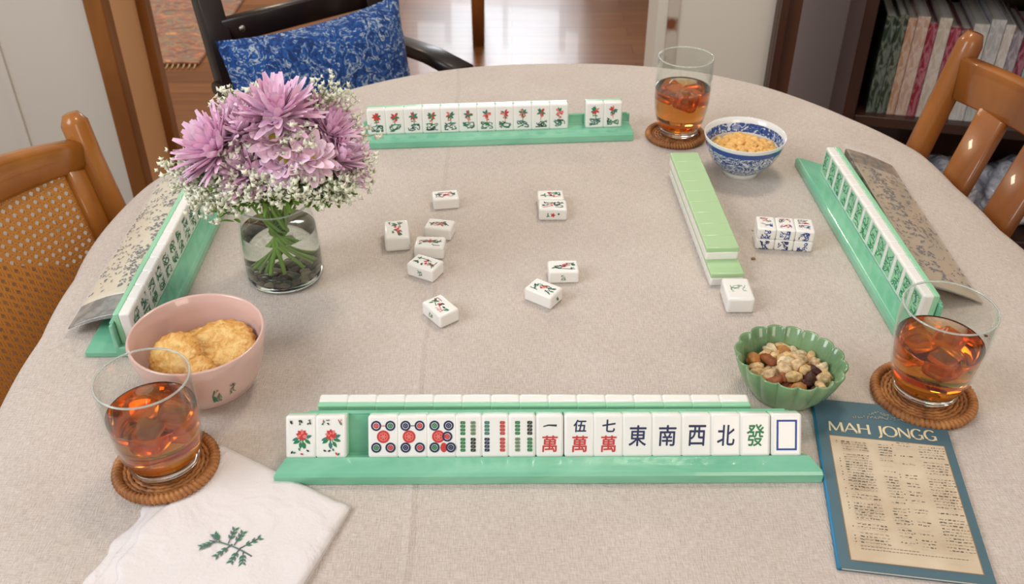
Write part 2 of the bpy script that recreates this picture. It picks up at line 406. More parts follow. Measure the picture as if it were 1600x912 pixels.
def slat_chair():
    t = empty('slat_back_chair', (0.312, 0.94, 0), (0, 0, R(98)), 'brown wooden chair with upright back slats at the right of the table', 'chair')
    hw = 0.20
    def by(z): return -0.205 - 0.10 * (z - 0.45) / 0.45
    for s in (-1, 1):
        m = M(); m.sweep([(s * hw, -0.19, 0), (s * hw, -0.205, 0.45), (s * hw, by(0.66), 0.66), (s * hw, by(0.86), 0.86), (s * hw, by(0.885), 0.885), (s * hw, by(0.9), 0.898)],
                        [0.03, 0.032, 0.029, 0.029, 0.028, 0.018], [0.03, 0.034, 0.030, 0.030, 0.029, 0.019], (1, 0, 0), r=0.35); m.build('back_post', m_honeyd, t)
    m = M(); xs = [-hw + 0.014 + (2 * hw - 0.028) * k / 12 for k in range(13)]
    m.sweep([(x, by(0.85) - 0.022 * math.cos(x / hw * PI / 2), 0.842 + 0.012 * math.cos(x / hw * PI / 2)) for x in xs], 0.056, 0.020, (0, 0, 1), r=0.2); m.build('crest_rail', m_honeyd, t)
    m = M(); m.sweep([(x, by(0.52), 0.52) for x in xs], 0.035, 0.02, (0, 0, 1), r=0.3); m.build('lower_rail', m_honeyd, t)
    for x in (-0.08, 0.02, 0.112):
        dy = 0.022 * math.cos(x / hw * PI / 2)
        m = M(); m.sweep([(x, by(z) - dy * (z - 0.5) / 0.34, z) for z in (0.52, 0.62, 0.72, 0.825)], 0.052, 0.014, (1, 0, 0), r=0.3); m.build('back_slat', m_honeyd, t)
    m = M(); m.rbox(-0.215, 0.215, -0.21, 0.21, 0.43, 0.465, 0.012); m.build('seat', m_honeyd, t)
    for s in (-1, 1):
        m = M(); m.sweep([(s * 0.185, 0.18, 0), (s * 0.185, 0.18, 0.44)], [0.028, 0.038], [0.028, 0.038], (1, 0, 0), r=0.3); m.build('front_leg', m_honeyd, t)
slat_chair()

def arm_chair():
    # back line runs from (-.503,1.60) along (.75,.65); faces (.65,-.75)
    ang = math.atan2(.65, .75)
    t = empty('wooden_armchair', (-0.3565, 1.712, 0), (0, 0, ang), 'dark wooden armchair behind the table holding the blue cushion', 'chair')
    hw = 0.165
    def by(z): return 0.0 + 0.10 * (z - 0.45) / 0.4
    for s in (-1, 1):
        m = M(); m.sweep([(s * hw, 0.03, 0), (s * hw, 0, 0.45), (s * hw, by(0.7), 0.7), (s * hw, by(0.95), 0.95)], 0.042, 0.034, (1, 0, 0), r=0.08); m.build('back_post', m_dark, t)
    for z, nm in ((0.725, 'back_rail'), (0.90, 'top_rail')):
        m = M(); m.sweep([(x, by(z) - 0.004, z) for x in (-hw + 0.01, 0, hw - 0.01)], 0.045, 0.022, (0, 0, 1), r=0.2); m.build(nm, m_dark, t)
    m = M(); m.lathe([(0.0001, 0), (0.007, 0), (0.006, 0.003), (0.0001, 0.004)], 12, T=Matrix.Translation((-hw + 0.045, by(0.725) - 0.014, 0.725)) @ Matrix.Rotation(R(90), 4, 'X')); m.build('screw_cap', mat('steel', (170, 165, 160), 0.3, 1), t)
    m = M(); m.rbox(-0.175, 0.175, -0.26, 0.02, 0.42, 0.455, 0.01); m.build('seat', m_dark, t)
    for s in (-1, 1):
        m = M(); m.sweep([(s * (hw + 0.012), by(0.64), 0.635), (s * (hw + 0.015), -0.10, 0.645), (s * (hw + 0.017), -0.20, 0.64)], 0.045, 0.024, (1, 0, 0), r=0.3); m.build('armrest', m_dark, t)
        m = M(); m.sweep([(s * (hw + 0.015), -0.18, 0), (s * (hw + 0.015), -0.18, 0.63)], 0.034, 0.034, (1, 0, 0), r=0.2); m.build('front_leg', m_dark, t)
    return t
arm_chair()

# blue patterned cushion leaning on the armchair back
m_cush = mat('blue_patterned_fabric', (30, 78, 140), 0.9, sheen=0.1)
vv = coords(m_cush, (1, 1, 1))
vo = nd(m_cush, 'ShaderNodeTexVoronoi', feature='SMOOTH_F1'); vo.inputs['Scale'].default_value = 42; vo.inputs['Smoothness'].default_value = 0.3
dn = nd(m_cush, 'ShaderNodeTexNoise'); dn.inputs['Scale'].default_value = 22; dn.inputs['Detail'].default_value = 3; lk(m_cush, vv, dn.inputs['Vector'])
mxv = nd(m_cush, 'ShaderNodeMixRGB', blend_type='LINEAR_LIGHT'); mxv.inputs[0].default_value = 0.05
lk(m_cush, vv, mxv.inputs[1]); lk(m_cush, dn.outputs['Color'], mxv.inputs[2]); 
nz = noise_tex(m_cush, mxv.outputs[0], 46, 3, 2.2)
lk(m_cush, ramp(m_cush, nz, [(0.40, (16, 48, 104)), (0.5, (26, 80, 156)), (0.565, (40, 84, 146)), (0.585, (172, 184, 192)), (0.625, (164, 178, 190)), (0.645, (30, 76, 140))]), bsdf(m_cush).inputs['Base Color'])
def cushion(name, w, h, th, seed=0):
    m = M(); N = 22
    for sg in (1, -1):
        vs = []
        for j in range(N + 1):
            for i in range(N + 1):
                u = -1 + 2 * i / N; v_ = -1 + 2 * j / N
                e = (1 - u ** 4) * (1 - v_ ** 4)
                pin = 1 - 0.10 * (1 - abs(u) ** 2) * abs(v_) ** 3
                pin2 = 1 - 0.07 * (1 - abs(v_) ** 2) * abs(u) ** 3
                zz = sg * th * (max(e, 0) ** 0.6) * (1 + 0.1 * noise.noise(Vector((u * 2 + seed, v_ * 2, sg))))
                vs.append((u * w / 2 * pin2, zz, v_ * h / 2 * pin))
        m.add(vs, [(j * (N + 1) + i, j * (N + 1) + i + 1, (j + 1) * (N + 1) + i + 1, (j + 1) * (N + 1) + i) for j in range(N) for i in range(N)], 0, True)
    return m
cu = cushion('cushion', 0.36, 0.29, 0.05).build('throw_cushion', m_cush, loc=(-0.318, 1.582, 0.630), rot=(R(-14), R(0), R(41)))
tag(cu, 'blue cushion with pale scroll pattern propped in the dark armchair', 'cushion')

# far-room chair with pale seat
def far_chair(loc, rz, wm, sm, label, nm='side_chair'):
    t = empty(nm, loc, (0, 0, rz), label, 'chair')
    for sx in (-1, 1):
        m = M(); m.sweep([(sx * 0.2, -0.19, 0), (sx * 0.2, -0.19, 0.43)], [0.045, 0.055], [0.045, 0.055], (1, 0, 0)); m.build('front_leg', wm, t)
        m = M(); m.sweep([(sx * 0.19, 0.24, 0), (sx * 0.19, 0.2, 0.43), (sx * 0.19, 0.27, 0.95)], 0.035, 0.035, (1, 0, 0)); m.build('back_post', wm, t)
    m = M(); m.rbox(-0.22, 0.22, -0.21, 0.22, 0.38, 0.44, 0.008); m.build('seat_frame', wm, t)
    m = M(); m.rbox(-0.21, 0.21, -0.2, 0.18, 0.44, 0.475, 0.016, 3); m.build('seat_pad', sm, t)
    for z in (0.62, 0.76, 0.9):
        m = M(); m.sweep([(-0.19, 0.2 + 0.07 * (z - .43) / .52, z), (0.19, 0.2 + 0.07 * (z - .43) / .52, z)], 0.05, 0.02, (0, 0, 1)); m.build('back_rail', wm, t)
far_chair((-0.326, 3.70, 0), R(0), m_honeyd, mat('tan_seat_fabric', (205, 165, 110), 0.8), 'brown chair with tan seat pad in the far room')
far_chair((0.62, 4.6, 0), R(150), mat('pale_painted_wood', (205, 205, 208), 0.5), mat('brown_seat_fabric', (110, 80, 60), 0.8), 'pale painted chair far off in the back room', 'painted_chair')

# ------------------------------------------------------------------ bookcase, books, packets
m_case = wood('bookcase_wood', (62, 34, 24), (42, 22, 17), 0.4, (6, 6, 2))
bang = R(-13)
bc = empty('bookcase', (0.792, 2.125, 0), (0, 0, bang), 'dark brown open bookcase standing behind the right-hand chair', 'bookcase')
m = M(); m.box(0, 0.028, 0, 0.30, 0, 1.3); m.box(1.0, 1.028, 0, 0.30, 0, 1.3); 
for s, nm in ((0, 'side_panel'), (1, 'side_panel')):
    m = M(); m.rbox(s * 1.0, s * 1.0 + 0.028, 0, 0.30, 0, 1.3, 0.002); m.build(nm, m_case, bc)
m = M(); m.box(0.028, 1.0, 0.29, 0.30, 0.03, 1.3); m.build('back_panel', m_case, bc)
for z in (0.03, 0.325, 0.665, 1.0, 1.272):
    m = M(); m.rbox(0.0281, 0.9999, 0.004, 0.29, z, z + 0.026, 0.002); m.build('shelf', m_case, bc)
rnd = random.Random(5)
BT = Matrix.Translation((0.792, 2.125, 0)) @ Matrix.Rotation(bang, 4, 'Z')
cols = [((32, 52, 34), 'dark green', .235), ((48, 62, 44), 'moss green', .24), ((196, 150, 120), 'peach', .235), ((205, 170, 150), 'pale pink', .24), ((150, 36, 56), 'crimson', .225), ((210, 196, 180), 'cream', .24),
        ((160, 44, 70), 'magenta', .22), ((120, 70, 70), 'dusty plum', .22), ((205, 203, 198), 'off-white', .232), ((190, 190, 190), 'pale grey', .245), ((215, 208, 200), 'ivory', .235), ((150, 140, 150), 'mauve grey', .22),
        ((130, 40, 66), 'wine red', .215), ((120, 160, 160), 'teal', .21), ((190, 180, 190), 'lilac grey', .225), ((90, 60, 60), 'brown', .22), ((205, 200, 190), 'bone', .23), ((80, 90, 110), 'slate blue', .22), ((170, 165, 160), 'stone grey', .235),
        ((60, 50, 56), 'charcoal', .23), ((196, 176, 160), 'sand', .215), ((110, 40, 50), 'burgundy', .22)]
x = 0.055
m_page = mat('page_block', (190, 184, 176), 0.8)
for i, (c, nm, h) in enumerate(cols):
    w = [0.02, 0.02, 0.018, 0.026, 0.018, 0.026, 0.022, 0.022, 0.032, 0.030][i % 10] * (1.0 if i else 1.2)
    c = tuple(int(k * 0.84) for k in c)
    mt = mat('book_cover_' + nm.replace(' ', '_'), c, 0.35)
    vv = coords(mt, (30, 30, 8)); n_ = noise_tex(mt, vv, 2.5, 3, 1)
    lk(mt, ramp(mt, n_, [(0.42, c), (0.5, tuple(min(255, int(k * 0.6 + 90)) for k in c)), (0.6, c)]), bsdf(mt).inputs['Base Color'])
    t = empty('book', BT @ Vector((x + w / 2, 0.03, 0.351)), (0, 0, bang), '%s book on the bookcase shelf, %s from its left end' % (nm, ORD[i]), 'book', 'books on the bookcase shelf')
    m = M(); m.box(-w / 2, -w / 2 + 0.002, 0, 0.2, 0, h); m.box(w / 2 - 0.002, w / 2, 0, 0.2, 0, h); m.box(-w / 2, w / 2, -0.002, 0.001, 0, h); m.build('cover', mt, t)
    m = M(); m.box(-w / 2 + 0.002, w / 2 - 0.002, 0.001, 0.195, 0.003, h - 0.004); m.build('pages', m_page, t)
    x += w + 0.0015
    if x > 0.74: break
# glossy plastic-wrapped bundles on the bottom shelf
m_wrap = mat('clear_wrap', (190, 192, 202), 0.18, coat=0.5)
bump(m_wrap, noise_tex(m_wrap, coords(m_wrap), 30, 4, 1.5), 0.8, 0.02)
for i, (bx, by_, bz, rr, nm) in enumerate([(0.30, 0.13, 0.056, 0.085, 'crumpled pale plastic bundle on the bottom shelf, nearest the side panel'), (0.47, 0.13, 0.056, 0.095, 'largest crumpled pale plastic bundle on the bottom shelf, second from side panel'), (0.65, 0.13, 0.056, 0.085, 'crumpled pale plastic bundle on the bottom shelf, third from side panel')]):
    p = BT @ Vector((bx, by_, bz))
    m = M(); m.lump((0, 0, rr * 0.72), rr, 3 + i, amp=0.5, sub=4, sc=(0.95, 1.0, 1.0), freq=2.4)
    for k, v in enumerate(m.v): m.v[k] = (v[0], v[1], max(v[2], 0.0005))
    tag(m.build('wrapped_bundle', m_wrap, loc=p), nm, 'bundle', 'plastic bundles on the bottom shelf')

# ------------------------------------------------------------------ mahjong materials
m_iv = mat('ivory_tile', (236, 235, 231), 0.22, coat=0.3, sss=0.1)
m_gb = mat('pastel_green_back', (172, 206, 158), 0.25, coat=0.3, sss=0.1)
m_gj = mat('jade_tile_back', (150, 210, 172), 0.25, coat=0.3)
m_jade = mat('jade_plastic', (122, 190, 160), 0.18, coat=0.5, sss=0.15)
nj = noise_tex(m_jade, coords(m_jade, (4, 12, 12)), 3, 3, 1)
lk(m_jade, ramp(m_jade, nj, [(0.3, (106, 180, 148)), (0.7, (136, 200, 170))]), bsdf(m_jade).inputs['Base Color'])
INK = [mat('ink_navy', (34, 42, 84), 0.5), mat('ink_green', (44, 124, 76), 0.5), mat('ink_red', (196, 58, 56), 0.5), mat('ink_black', (40, 46, 44), 0.5),
       mat('ink_pink', (224, 128, 120), 0.5), mat('ink_blue', (40, 70, 150), 0.5), mat('ink_sage', (120, 136, 108), 0.5), mat('ink_teal', (60, 120, 112), 0.5), mat('ink_pale_green', (150, 208, 170), 0.4)]
NAVY, GRN, RED, BLK, PINK, BLUE, SAGE, TEAL = range(8)
TW, TL, TT = 0.0240, 0.0335, 0.0155

class Decal:
    def __init__(s): s.m = M(); s.e = 0.00012
    def nxt(s): s.e += 0.000012; return s.e
    def poly(s, pts, c): z = s.nxt(); s.m.add([(x, y, z) for x, y in pts], [list(range(len(pts)))], c)
    def disc(s, x, y, r, c, n=14, ry=None): ry = ry or r; s.poly([(x + r * math.cos(2 * PI * k / n), y + ry * math.sin(2 * PI * k / n)) for k in range(n)], c)
    def ring(s, x, y, r1, r0, c, n=18):
        z = s.nxt(); vs = []
        for k in range(n):
            a = 2 * PI * k / n
            vs += [(x + r1 * math.cos(a), y + r1 * math.sin(a), z), (x + r0 * math.cos(a), y + r0 * math.sin(a), z)]
        s.m.add(vs, [(2 * k, 2 * ((k + 1) % n), 2 * ((k + 1) % n) + 1, 2 * k + 1) for k in range(n)], c)
    def line(s, pts, w, c):
        z = s.nxt(); n = len(pts); vs = []
        ws = w if isinstance(w, (list, tuple)) else [w] * n
        for i in range(n):
            a = Vector(pts[max(i - 1, 0)]); b = Vector(pts[min(i + 1, n - 1)]); d = (b - a)
            d = d.normalized() if d.length > 1e-9 else Vector((1, 0)); q = Vector((-d.y, d.x)) * ws[i] / 2
            vs += [(pts[i][0] + q.x, pts[i][1] + q.y, z), (pts[i][0] - q.x, pts[i][1] - q.y, z)]
        s.m.add(vs, [(2 * i, 2 * i + 2, 2 * i + 3, 2 * i + 1) for i in range(n - 1)], c)
    def leaf(s, x, y, a, L, w, c):
        ca, sa = math.cos(a), math.sin(a)
        s.poly([(x + u * ca - v_ * sa, y + u * sa + v_ * ca) for u, v_ in ((0, 0), (L * .35, w / 2), (L * .7, w * .4), (L, 0), (L * .7, -w * .4), (L * .35, -w / 2))], c)
    def text(s, ch, x, y, h, c, w=None):
        vs, fs, (bx0, bx1, by0, by1) = glyph(ch)
        k = h / (by1 - by0); kx = k if w is None else w / (bx1 - bx0); z = s.nxt()
        for ox, oy in ((-.00022, 0), (.00022, 0), (0, -.00022), (0, .00022)):    # stamped a few times: brush-thick strokes
            s.m.add([(x + ox + (a - (bx0 + bx1) / 2) * kx + 0.06 * (b - (by0 + by1) / 2) * k, y + oy + (b - (by0 + by1) / 2) * k, z) for a, b in vs], fs, c); z = s.nxt()
    def scribble(s, x, y, w, h, c, rnd, n=3, lw=0.0005):
        for _ in range(n):
            px, py = x + rnd.uniform(-w, w) / 2, y + rnd.uniform(-h, h) / 2
            pts = [(px, py)]
            for _ in range(3):
                px = min(max(px + rnd.uniform(-w, w) * 0.5, x - w / 2), x + w / 2); py = min(max(py + rnd.uniform(-h, h) * 0.5, y - h / 2), y + h / 2); pts.append((px, py))
            s.line(pts, lw, c if isinstance(c, int) else rnd.choice(c))
GL = {}
def glyph(ch, bold=0.0):
    if ch in GL: return GL[ch]
    cu = bpy.data.curves.new('t', 'FONT'); cu.body = ch; cu.size = 1; cu.offset = bold; cu.resolution_u = 3
    o = bpy.data.objects.new('t', cu); C.objects.link(o)
    dg = bpy.context.evaluated_depsgraph_get(); ev = o.evaluated_get(dg); me = ev.to_mesh()
    vs = [(v.co.x, v.co.y) for v in me.vertices]; fs = [list(p.vertices) for p in me.polygons]
    ev.to_mesh_clear(); bpy.data.objects.remove(o); bpy.data.curves.remove(cu)
    xs = [a for a, b in vs] or [0, 1]; ys = [b for a, b in vs] or [0, 1]
    GL[ch] = (vs, fs, (min(xs), max(xs), min(ys), max(ys))); return GL[ch]

def motif(kind, seed=0):
    d = Decal(); r = random.Random(seed * 13 + 7)
    if kind.startswith('dots'):
        q = 0.0055; yy = 0.0085
        if kind == 'dots_a': L = [(-q, yy, 0, RED), (q, yy, 0, GRN), (0, 0, 1, 0), (-q, -yy, 0, GRN), (q, -yy, 0, RED)]
        if kind == 'dots_b': L = [(-q, yy, 0, NAVY), (q, yy, 0, RED), (-q * .5, 0, 1, 0), (-q, -yy, 0, NAVY), (q, -yy, 0, RED)]
        if kind == 'dots_c': L = [(-q, yy, 0, GRN), (q, yy, 0, NAVY), (-q * .45, 0, 1, 0), (q * .8, 0, 0, RED), (-q, -yy, 0, GRN), (q * .3, -yy, 2, 0), (q * 1.3, -yy, 0, NAVY)]
        for (x, y, b, c) in L:
            if b == 1: d.disc(x, y, 0.0050, RED, 20); d.ring(x, y, 0.0034, 0.0028, PINK); [d.leaf(x, y, k * PI / 3, 0.0028, 0.001, PINK) for k in range(6)]
            elif b == 2: d.disc(x, y, 0.0026, RED, 14, 0.0038)
            else: d.ring(x, y, 0.0040, 0.0026, NAVY); d.ring(x, y, 0.0021, 0.0010, c); d.disc(x, y, 0.0008, c, 8)
        if kind != 'dots_c': d.line([(-0.0015, yy), (0.0015, yy)], 0.0006, RED if kind == 'dots_a' else NAVY)
    elif kind.startswith('bamboo'):
        sets = {'bamboo_a': [(-0.0045, GRN, GRN), (0.0035, SAGE, BLK)], 'bamboo_b': [(-0.0065, TEAL, NAVY), (0.0055, RED, RED)], 'bamboo_c': [(-0.0035, GRN, SAGE), (0.006, BLK, GRN)]}[kind]
        for x, c1, c2 in sets:
            for sg, c in ((1, c1), (-1, c2)):
                for k in range(4):
                    y = sg * 0.0065 + (k - 1.5) * 0.0028
                    d.poly([(x - .0016, y - .0012), (x - .0021, y), (x - .0016, y + .0012), (x + .0016, y + .0012), (x + .0021, y), (x + .0016, y - .0012)], c)
                    d.line([(x - 0.0008, y - 0.0006), (x + 0.0008, y + 0.0006)], 0.0005, SAGE if c != SAGE else GRN)
    elif kind == 'two_character':
        d.line([(-0.003, 0.0075), (0.0045, 0.0085)], [0.0008, 0.0014], BLK); d.line([(-0.005, 0.0035), (0.006, 0.0045)], [0.0008, 0.0012], BLK)
        d.text('萬', 0, -0.006, 0.0125, RED)
    elif kind == 'one_character':
        d.line([(-0.005, 0.0075), (-0.001, 0.0085), (0.0055, 0.0082)], [0.0008, 0.0011, 0.0016], BLK); d.text('萬', 0, -0.006, 0.0125, RED)
    elif kind.startswith('man:'):
        d.text(kind[4], 0.0003, 0.0078, 0.0095, NAVY); d.text('萬', 0, -0.0062, 0.0125, RED)
    elif kind.startswith('char:'):
        d.text(kind[5], 0, 0, 0.0160 if kind[5] != '發' else 0.0170, GRN if kind[5] == '發' else NAVY, w=0.0132)
    elif kind == 'frame':
        a, b, w = 0.0072, 0.0112, 0.0015
        d.line([(-a - w / 2, b), (a + w / 2, b)], w, BLUE); d.line([(-a - w / 2, -b), (a + w / 2, -b)], w, BLUE); d.line([(-a, -b), (-a, b)], w, BLUE); d.line([(a, -b), (a, b)], w, BLUE)
    elif kind == 'flower':
        cx, cy = r.uniform(-.001, .001), 0.0005
        for k in range(7):
            a = PI * (1.0 + k / 6.0) + r.uniform(-.2, .2); d.line([(cx, cy), (cx + 0.003 * math.cos(a), cy - 0.002 + 0.004 * math.sin(a))], 0.0005, GRN)
            d.leaf(cx + 0.002 * math.cos(a), cy - 0.001 + 0.003 * math.sin(a), a + r.uniform(-.5, .5), 0.0052, 0.0024, GRN if k % 3 else TEAL)
        for k in range(9): d.leaf(cx, cy + 0.001, k * 2 * PI / 9 + .2, 0.0042, 0.0026, RED if (k + seed) % 3 else PINK)
        for k in range(5): d.leaf(cx - .0005, cy + 0.0012, k * 2 * PI / 5, 0.002, 0.0014, PINK if k % 2 else RED)
        for k in range(5): d.leaf(r.uniform(-.007, .007), r.uniform(-.009, -.013), r.uniform(0, 6), 0.0025, 0.0013, [GRN, BLK, RED][k % 3])
        for x in ((-0.006, 0, 0.006) if seed % 2 else (-0.005, -0.002, 0.0065)): d.scribble(x, 0.0105, 0.0022, 0.0034, [GRN, BLK, RED if seed % 2 == 0 else BLK], r, 4, 0.0006)
        d.m.v = [(x * 1.12, y * 1.1, z) for x, y, z in d.m.v]
    elif kind == 'small_flower':
        for k in range(8): d.leaf(0, 0.0065, k * PI / 4 + r.random(), 0.0062, 0.0028, r.choice([RED, GRN, TEAL, PINK, RED]))
        d.line([(0, 0.005), (r.uniform(-.001, .001), -0.004)], 0.0008, r.choice([RED, PINK, GRN]))
        for k in range(3): d.leaf(0, 0.0, r.uniform(-.5, 3.6), 0.0036, 0.0016, r.choice([RED, PINK, GRN]))
        d.scribble(0, -0.008, 0.014, 0.0085, [TEAL, TEAL, GRN, BLK], r, 11, 0.0011)
    elif kind == 'green_block':
        for _ in range(2):
            d.scribble(0, 0.006, 0.014, 0.011, [GRN, TEAL, GRN], r, 6, 0.0010); d.scribble(0, -0.007, 0.014, 0.010, [GRN, GRN, SAGE], r, 5, 0.0010)
    elif kind == 'green_panel':
        d.poly([(-0.0085, -0.0135), (0.0085, -0.0135), (0.0085, 0.0135), (-0.0085, 0.0135)], 8)
        d.scribble(0, 0.005, 0.014, 0.012, [GRN, TEAL, GRN], r, 8, 0.0009); d.scribble(0, -0.007, 0.014, 0.010, [GRN, GRN, TEAL], r, 7, 0.0009)
    elif kind == 'side_long':    # motif lying along the long side
        for k in range(5): d.leaf(r.uniform(-.003, .003), r.uniform(-.003, .004), r.uniform(0, 6.3), 0.0050, 0.0026, r.choice([RED, PINK, RED, BLK]))
        for x in (-0.0085, 0.0085):
            for k in range(4): d.leaf(x, r.uniform(-.003, .003), r.uniform(0, 6.3), 0.0052, 0.0022, r.choice([GRN, GRN, BLK]))
        d.scribble(0, -0.001, 0.024, 0.012, [BLK, GRN, RED, BLK], r, 5, 0.0008)
    elif kind == 'faint':
        d.scribble(0, 0.000, 0.013, 0.009, [GRN, SAGE], r, 9, 0.0004)
    elif kind == 'dark_set':
        d.scribble(-0.0, 0.007, 0.014, 0.009, [BLK, BLK, RED], r, 8, 0.0009); d.scribble(0, -0.006, 0.014, 0.008, [BLK, RED, BLUE], r, 7, 0.0009)
    return d
def side_mark(kind, seed):
    d = Decal(); r = random.Random(seed)
    if kind == 'green': d.scribble(0, 0, 0.006, 0.006, [GRN, GRN, SAGE], r, 7, 0.0006)
    elif kind == 'blue':
        d.ring(0.003, 0.0035, 0.0022, 0.0012, BLUE); d.scribble(-0.001, 0.0, 0.012, 0.012, [BLUE, NAVY, BLUE], r, 8, 0.0011)
    elif kind == 'flower':
        for k in range(5): d.leaf(0, 0, k * 1.25, 0.0032, 0.0018, RED)
        for x in (-0.006, 0.006):
            for k in range(4): d.leaf(x, 0, r.uniform(0, 6.3), 0.0032, 0.0015, GRN)
    return d

def tile_meshes(w=TW, l=TL, t=TT, g=0.005):
    a = M(); a.rbox(-w / 2, w / 2, -l / 2, l / 2, g - 0.0004, t, 0.0023, 3); a = a.mesh('ivory_face', m_iv)
    out = [a]
    for gm in (m_gj, m_gb):
        b = M(); b.rbox(-w / 2, w / 2, -l / 2, l / 2, 0, g + 0.0006, 0.0012, 2); out.append(b.mesh('green_back', gm))
    return out
TM = tile_meshes(); TMw = tile_meshes(0.0215); TMs = tile_meshes(0.0243, 0.0250)
# loose tiles read as ivory all over: their green back is a thin strip
def tile(loc, rot, label, mot=None, seed=0, group=None, meshes=None, gb=0, side=None, thin=False, scale=1.06):
    ms = meshes or TM
    t = empty('mahjong_tile', loc, rot, label, 'mahjong tile', group)
    if scale != 1.0: t.scale = (scale,) * 3
    for me, nm in ((ms[0], 'ivory_face'), (ms[1 + gb], 'green_back')):
        if thin and nm == 'green_back': continue
        o = bpy.data.objects.new(nm, me); C.objects.link(o); o.parent = t
    if mot:
        k = (mot, seed)
        if k not in MOT: 
            d = motif(mot, seed); d.m.v = [(x, y, z) for x, y, z in d.m.v]; MOT[k] = d.m.mesh('painted_motif', INK)
        o = bpy.data.objects.new('painted_motif', MOT[k]); C.objects.link(o); o.parent = t; o.location = (0, 0, ms[0]['top'] if 'top' in ms[0] else TT)
        if mot == 'side_long' or mot == 'faint': pass
    if side:
        for kind, ax in side:
            d = side_mark(kind, seed + 5)
            o = d.m.build('side_mark', INK, t)
            hz = TT * 0.5
            if ax == 'front': o.location = (0, -TL / 2, hz); o.rotation_euler = (R(90), 0, 0)
            if ax == 'back': o.location = (0, TL / 2, hz); o.rotation_euler = (R(90), 0, R(180))
            if ax == 'right': o.location = (TW / 2, 0, hz); o.rotation_euler = (R(90), 0, R(90))
            if ax == 'left': o.location = (-TW / 2, 0, hz); o.rotation_euler = (R(90), 0, R(-90))
    return t
MOT = {}
ivm = M(); ivm.rbox(-TW / 2, TW / 2, -TL / 2, TL / 2, 0, TT, 0.0024, 3)
TML = [ivm.mesh('ivory_body', m_iv)]
def loose(x, y, rz, label, seed, mot='side_long', side=None, scale=1.06, z=TZ, group='loose tiles scattered on the cloth'):
    """face-up tile; motif runs along the long side"""
    t = empty('mahjong_tile', (x, y, z), (0, 0, R(rz)), label, 'mahjong tile', group)
    if mot == 'side_long': scale *= 0.88
    t.scale = (scale,) * 3
    o = bpy.data.objects.new('ivory_body', TML[0]); C.objects.link(o); o.parent = t
    d = motif(mot, seed); o = d.m.build('painted_motif', INK, t, loc=(0, 0, TT), rot=(0, 0, R(-90) if mot == 'side_long' else 0))
    for kind, ax in (side or []):
        d = side_mark(kind, seed + 5); o = d.m.build('side_mark', INK, t); hz = TT * 0.5
        if ax == 'front': o.location = (0, -TL / 2, hz); o.rotation_euler = (R(90), 0, 0)
        if ax == 'right': o.location = (TW / 2, 0, hz); o.rotation_euler = (R(90), 0, R(90))
        if ax == 'left': o.location = (-TW / 2, 0, hz); o.rotation_euler = (R(90), 0, R(-90))
        if ax == 'back': o.location = (0, TL / 2, hz); o.rotation_euler = (R(90), 0, R(180))
    return t

# ------------------------------------------------------------------ racks
def rack(loc, rz, length, lean, label, shelf=0.0195, back=0.034, ledge=0.0, skew=0.0, skew0=None):
    k0 = skew if skew0 is None else skew0
    """front edge on local y=0, x from 0 to length; returns function(slot x) -> tile transform"""
    a = R(lean); ca, sa = math.cos(a), math.sin(a); T2 = TT + 0.0008
    gy, gz = shelf + T2 * ca, 0.012 - T2 * sa
    Lb = (back - gz) / ca; ty = gy + Lb * sa
    t = empty('tile_rack', loc, (0, 0, rz), label, 'tile rack')
    prof = [(0, 0), (0, 0.009), (0.0025, 0.012), (shelf, 0.012), (gy, gz), (ty, back), (ty + 0.0035, back)]
    if ledge: prof += [(ty + 0.0035, 0.006), (ty + 0.0035 + ledge, 0.006), (ty + 0.0035 + ledge, 0)]
    else: prof += [(ty + 0.0035, 0)]
    m = M(); m.prism(prof, 0, length)
    if skew or k0:
        for k, v in enumerate(m.v): m.v[k] = (v[0] + (k0 * v[1] if v[0] < length / 2 else -skew * v[1]), v[1], v[2])
    m.build('rack_body', m_jade, t, bevel=0.001)
    m = M(); m.rbox(0.004, length - 0.004, ty - 0.0002, ty + 0.0038, back - 0.001, back + 0.0012, 0.0006, 2); 
    if skew or k0:
        for k, v in enumerate(m.v): m.v[k] = (v[0] + (k0 * v[1] if v[0] < length / 2 else -skew * v[1]), v[1], v[2])
    m.build('back_lip', m_jade, t)
    RM = Matrix.Translation(loc) @ Matrix.Rotation(rz, 4, 'Z')
    def place(x, label, mot=None, seed=0, group=None, meshes=None, width=None):
        Rm = RM @ Matrix.Rotation(R(90 - lean), 4, 'X')
        Rx = Matrix.Rotation(R(90 - lean), 4, 'X')
        # face-bottom edge sits at (shelf, 0.012)
        off = Rx @ Vector((0, -TL / 2, TT))
        p = RM @ (Vector((x, shelf + 0.0004 * ca, 0.0123)) - off)
        return tile(p, Rm.to_euler(), label, mot, seed, group, meshes)
    return place
DZ = TZ + 0.0002
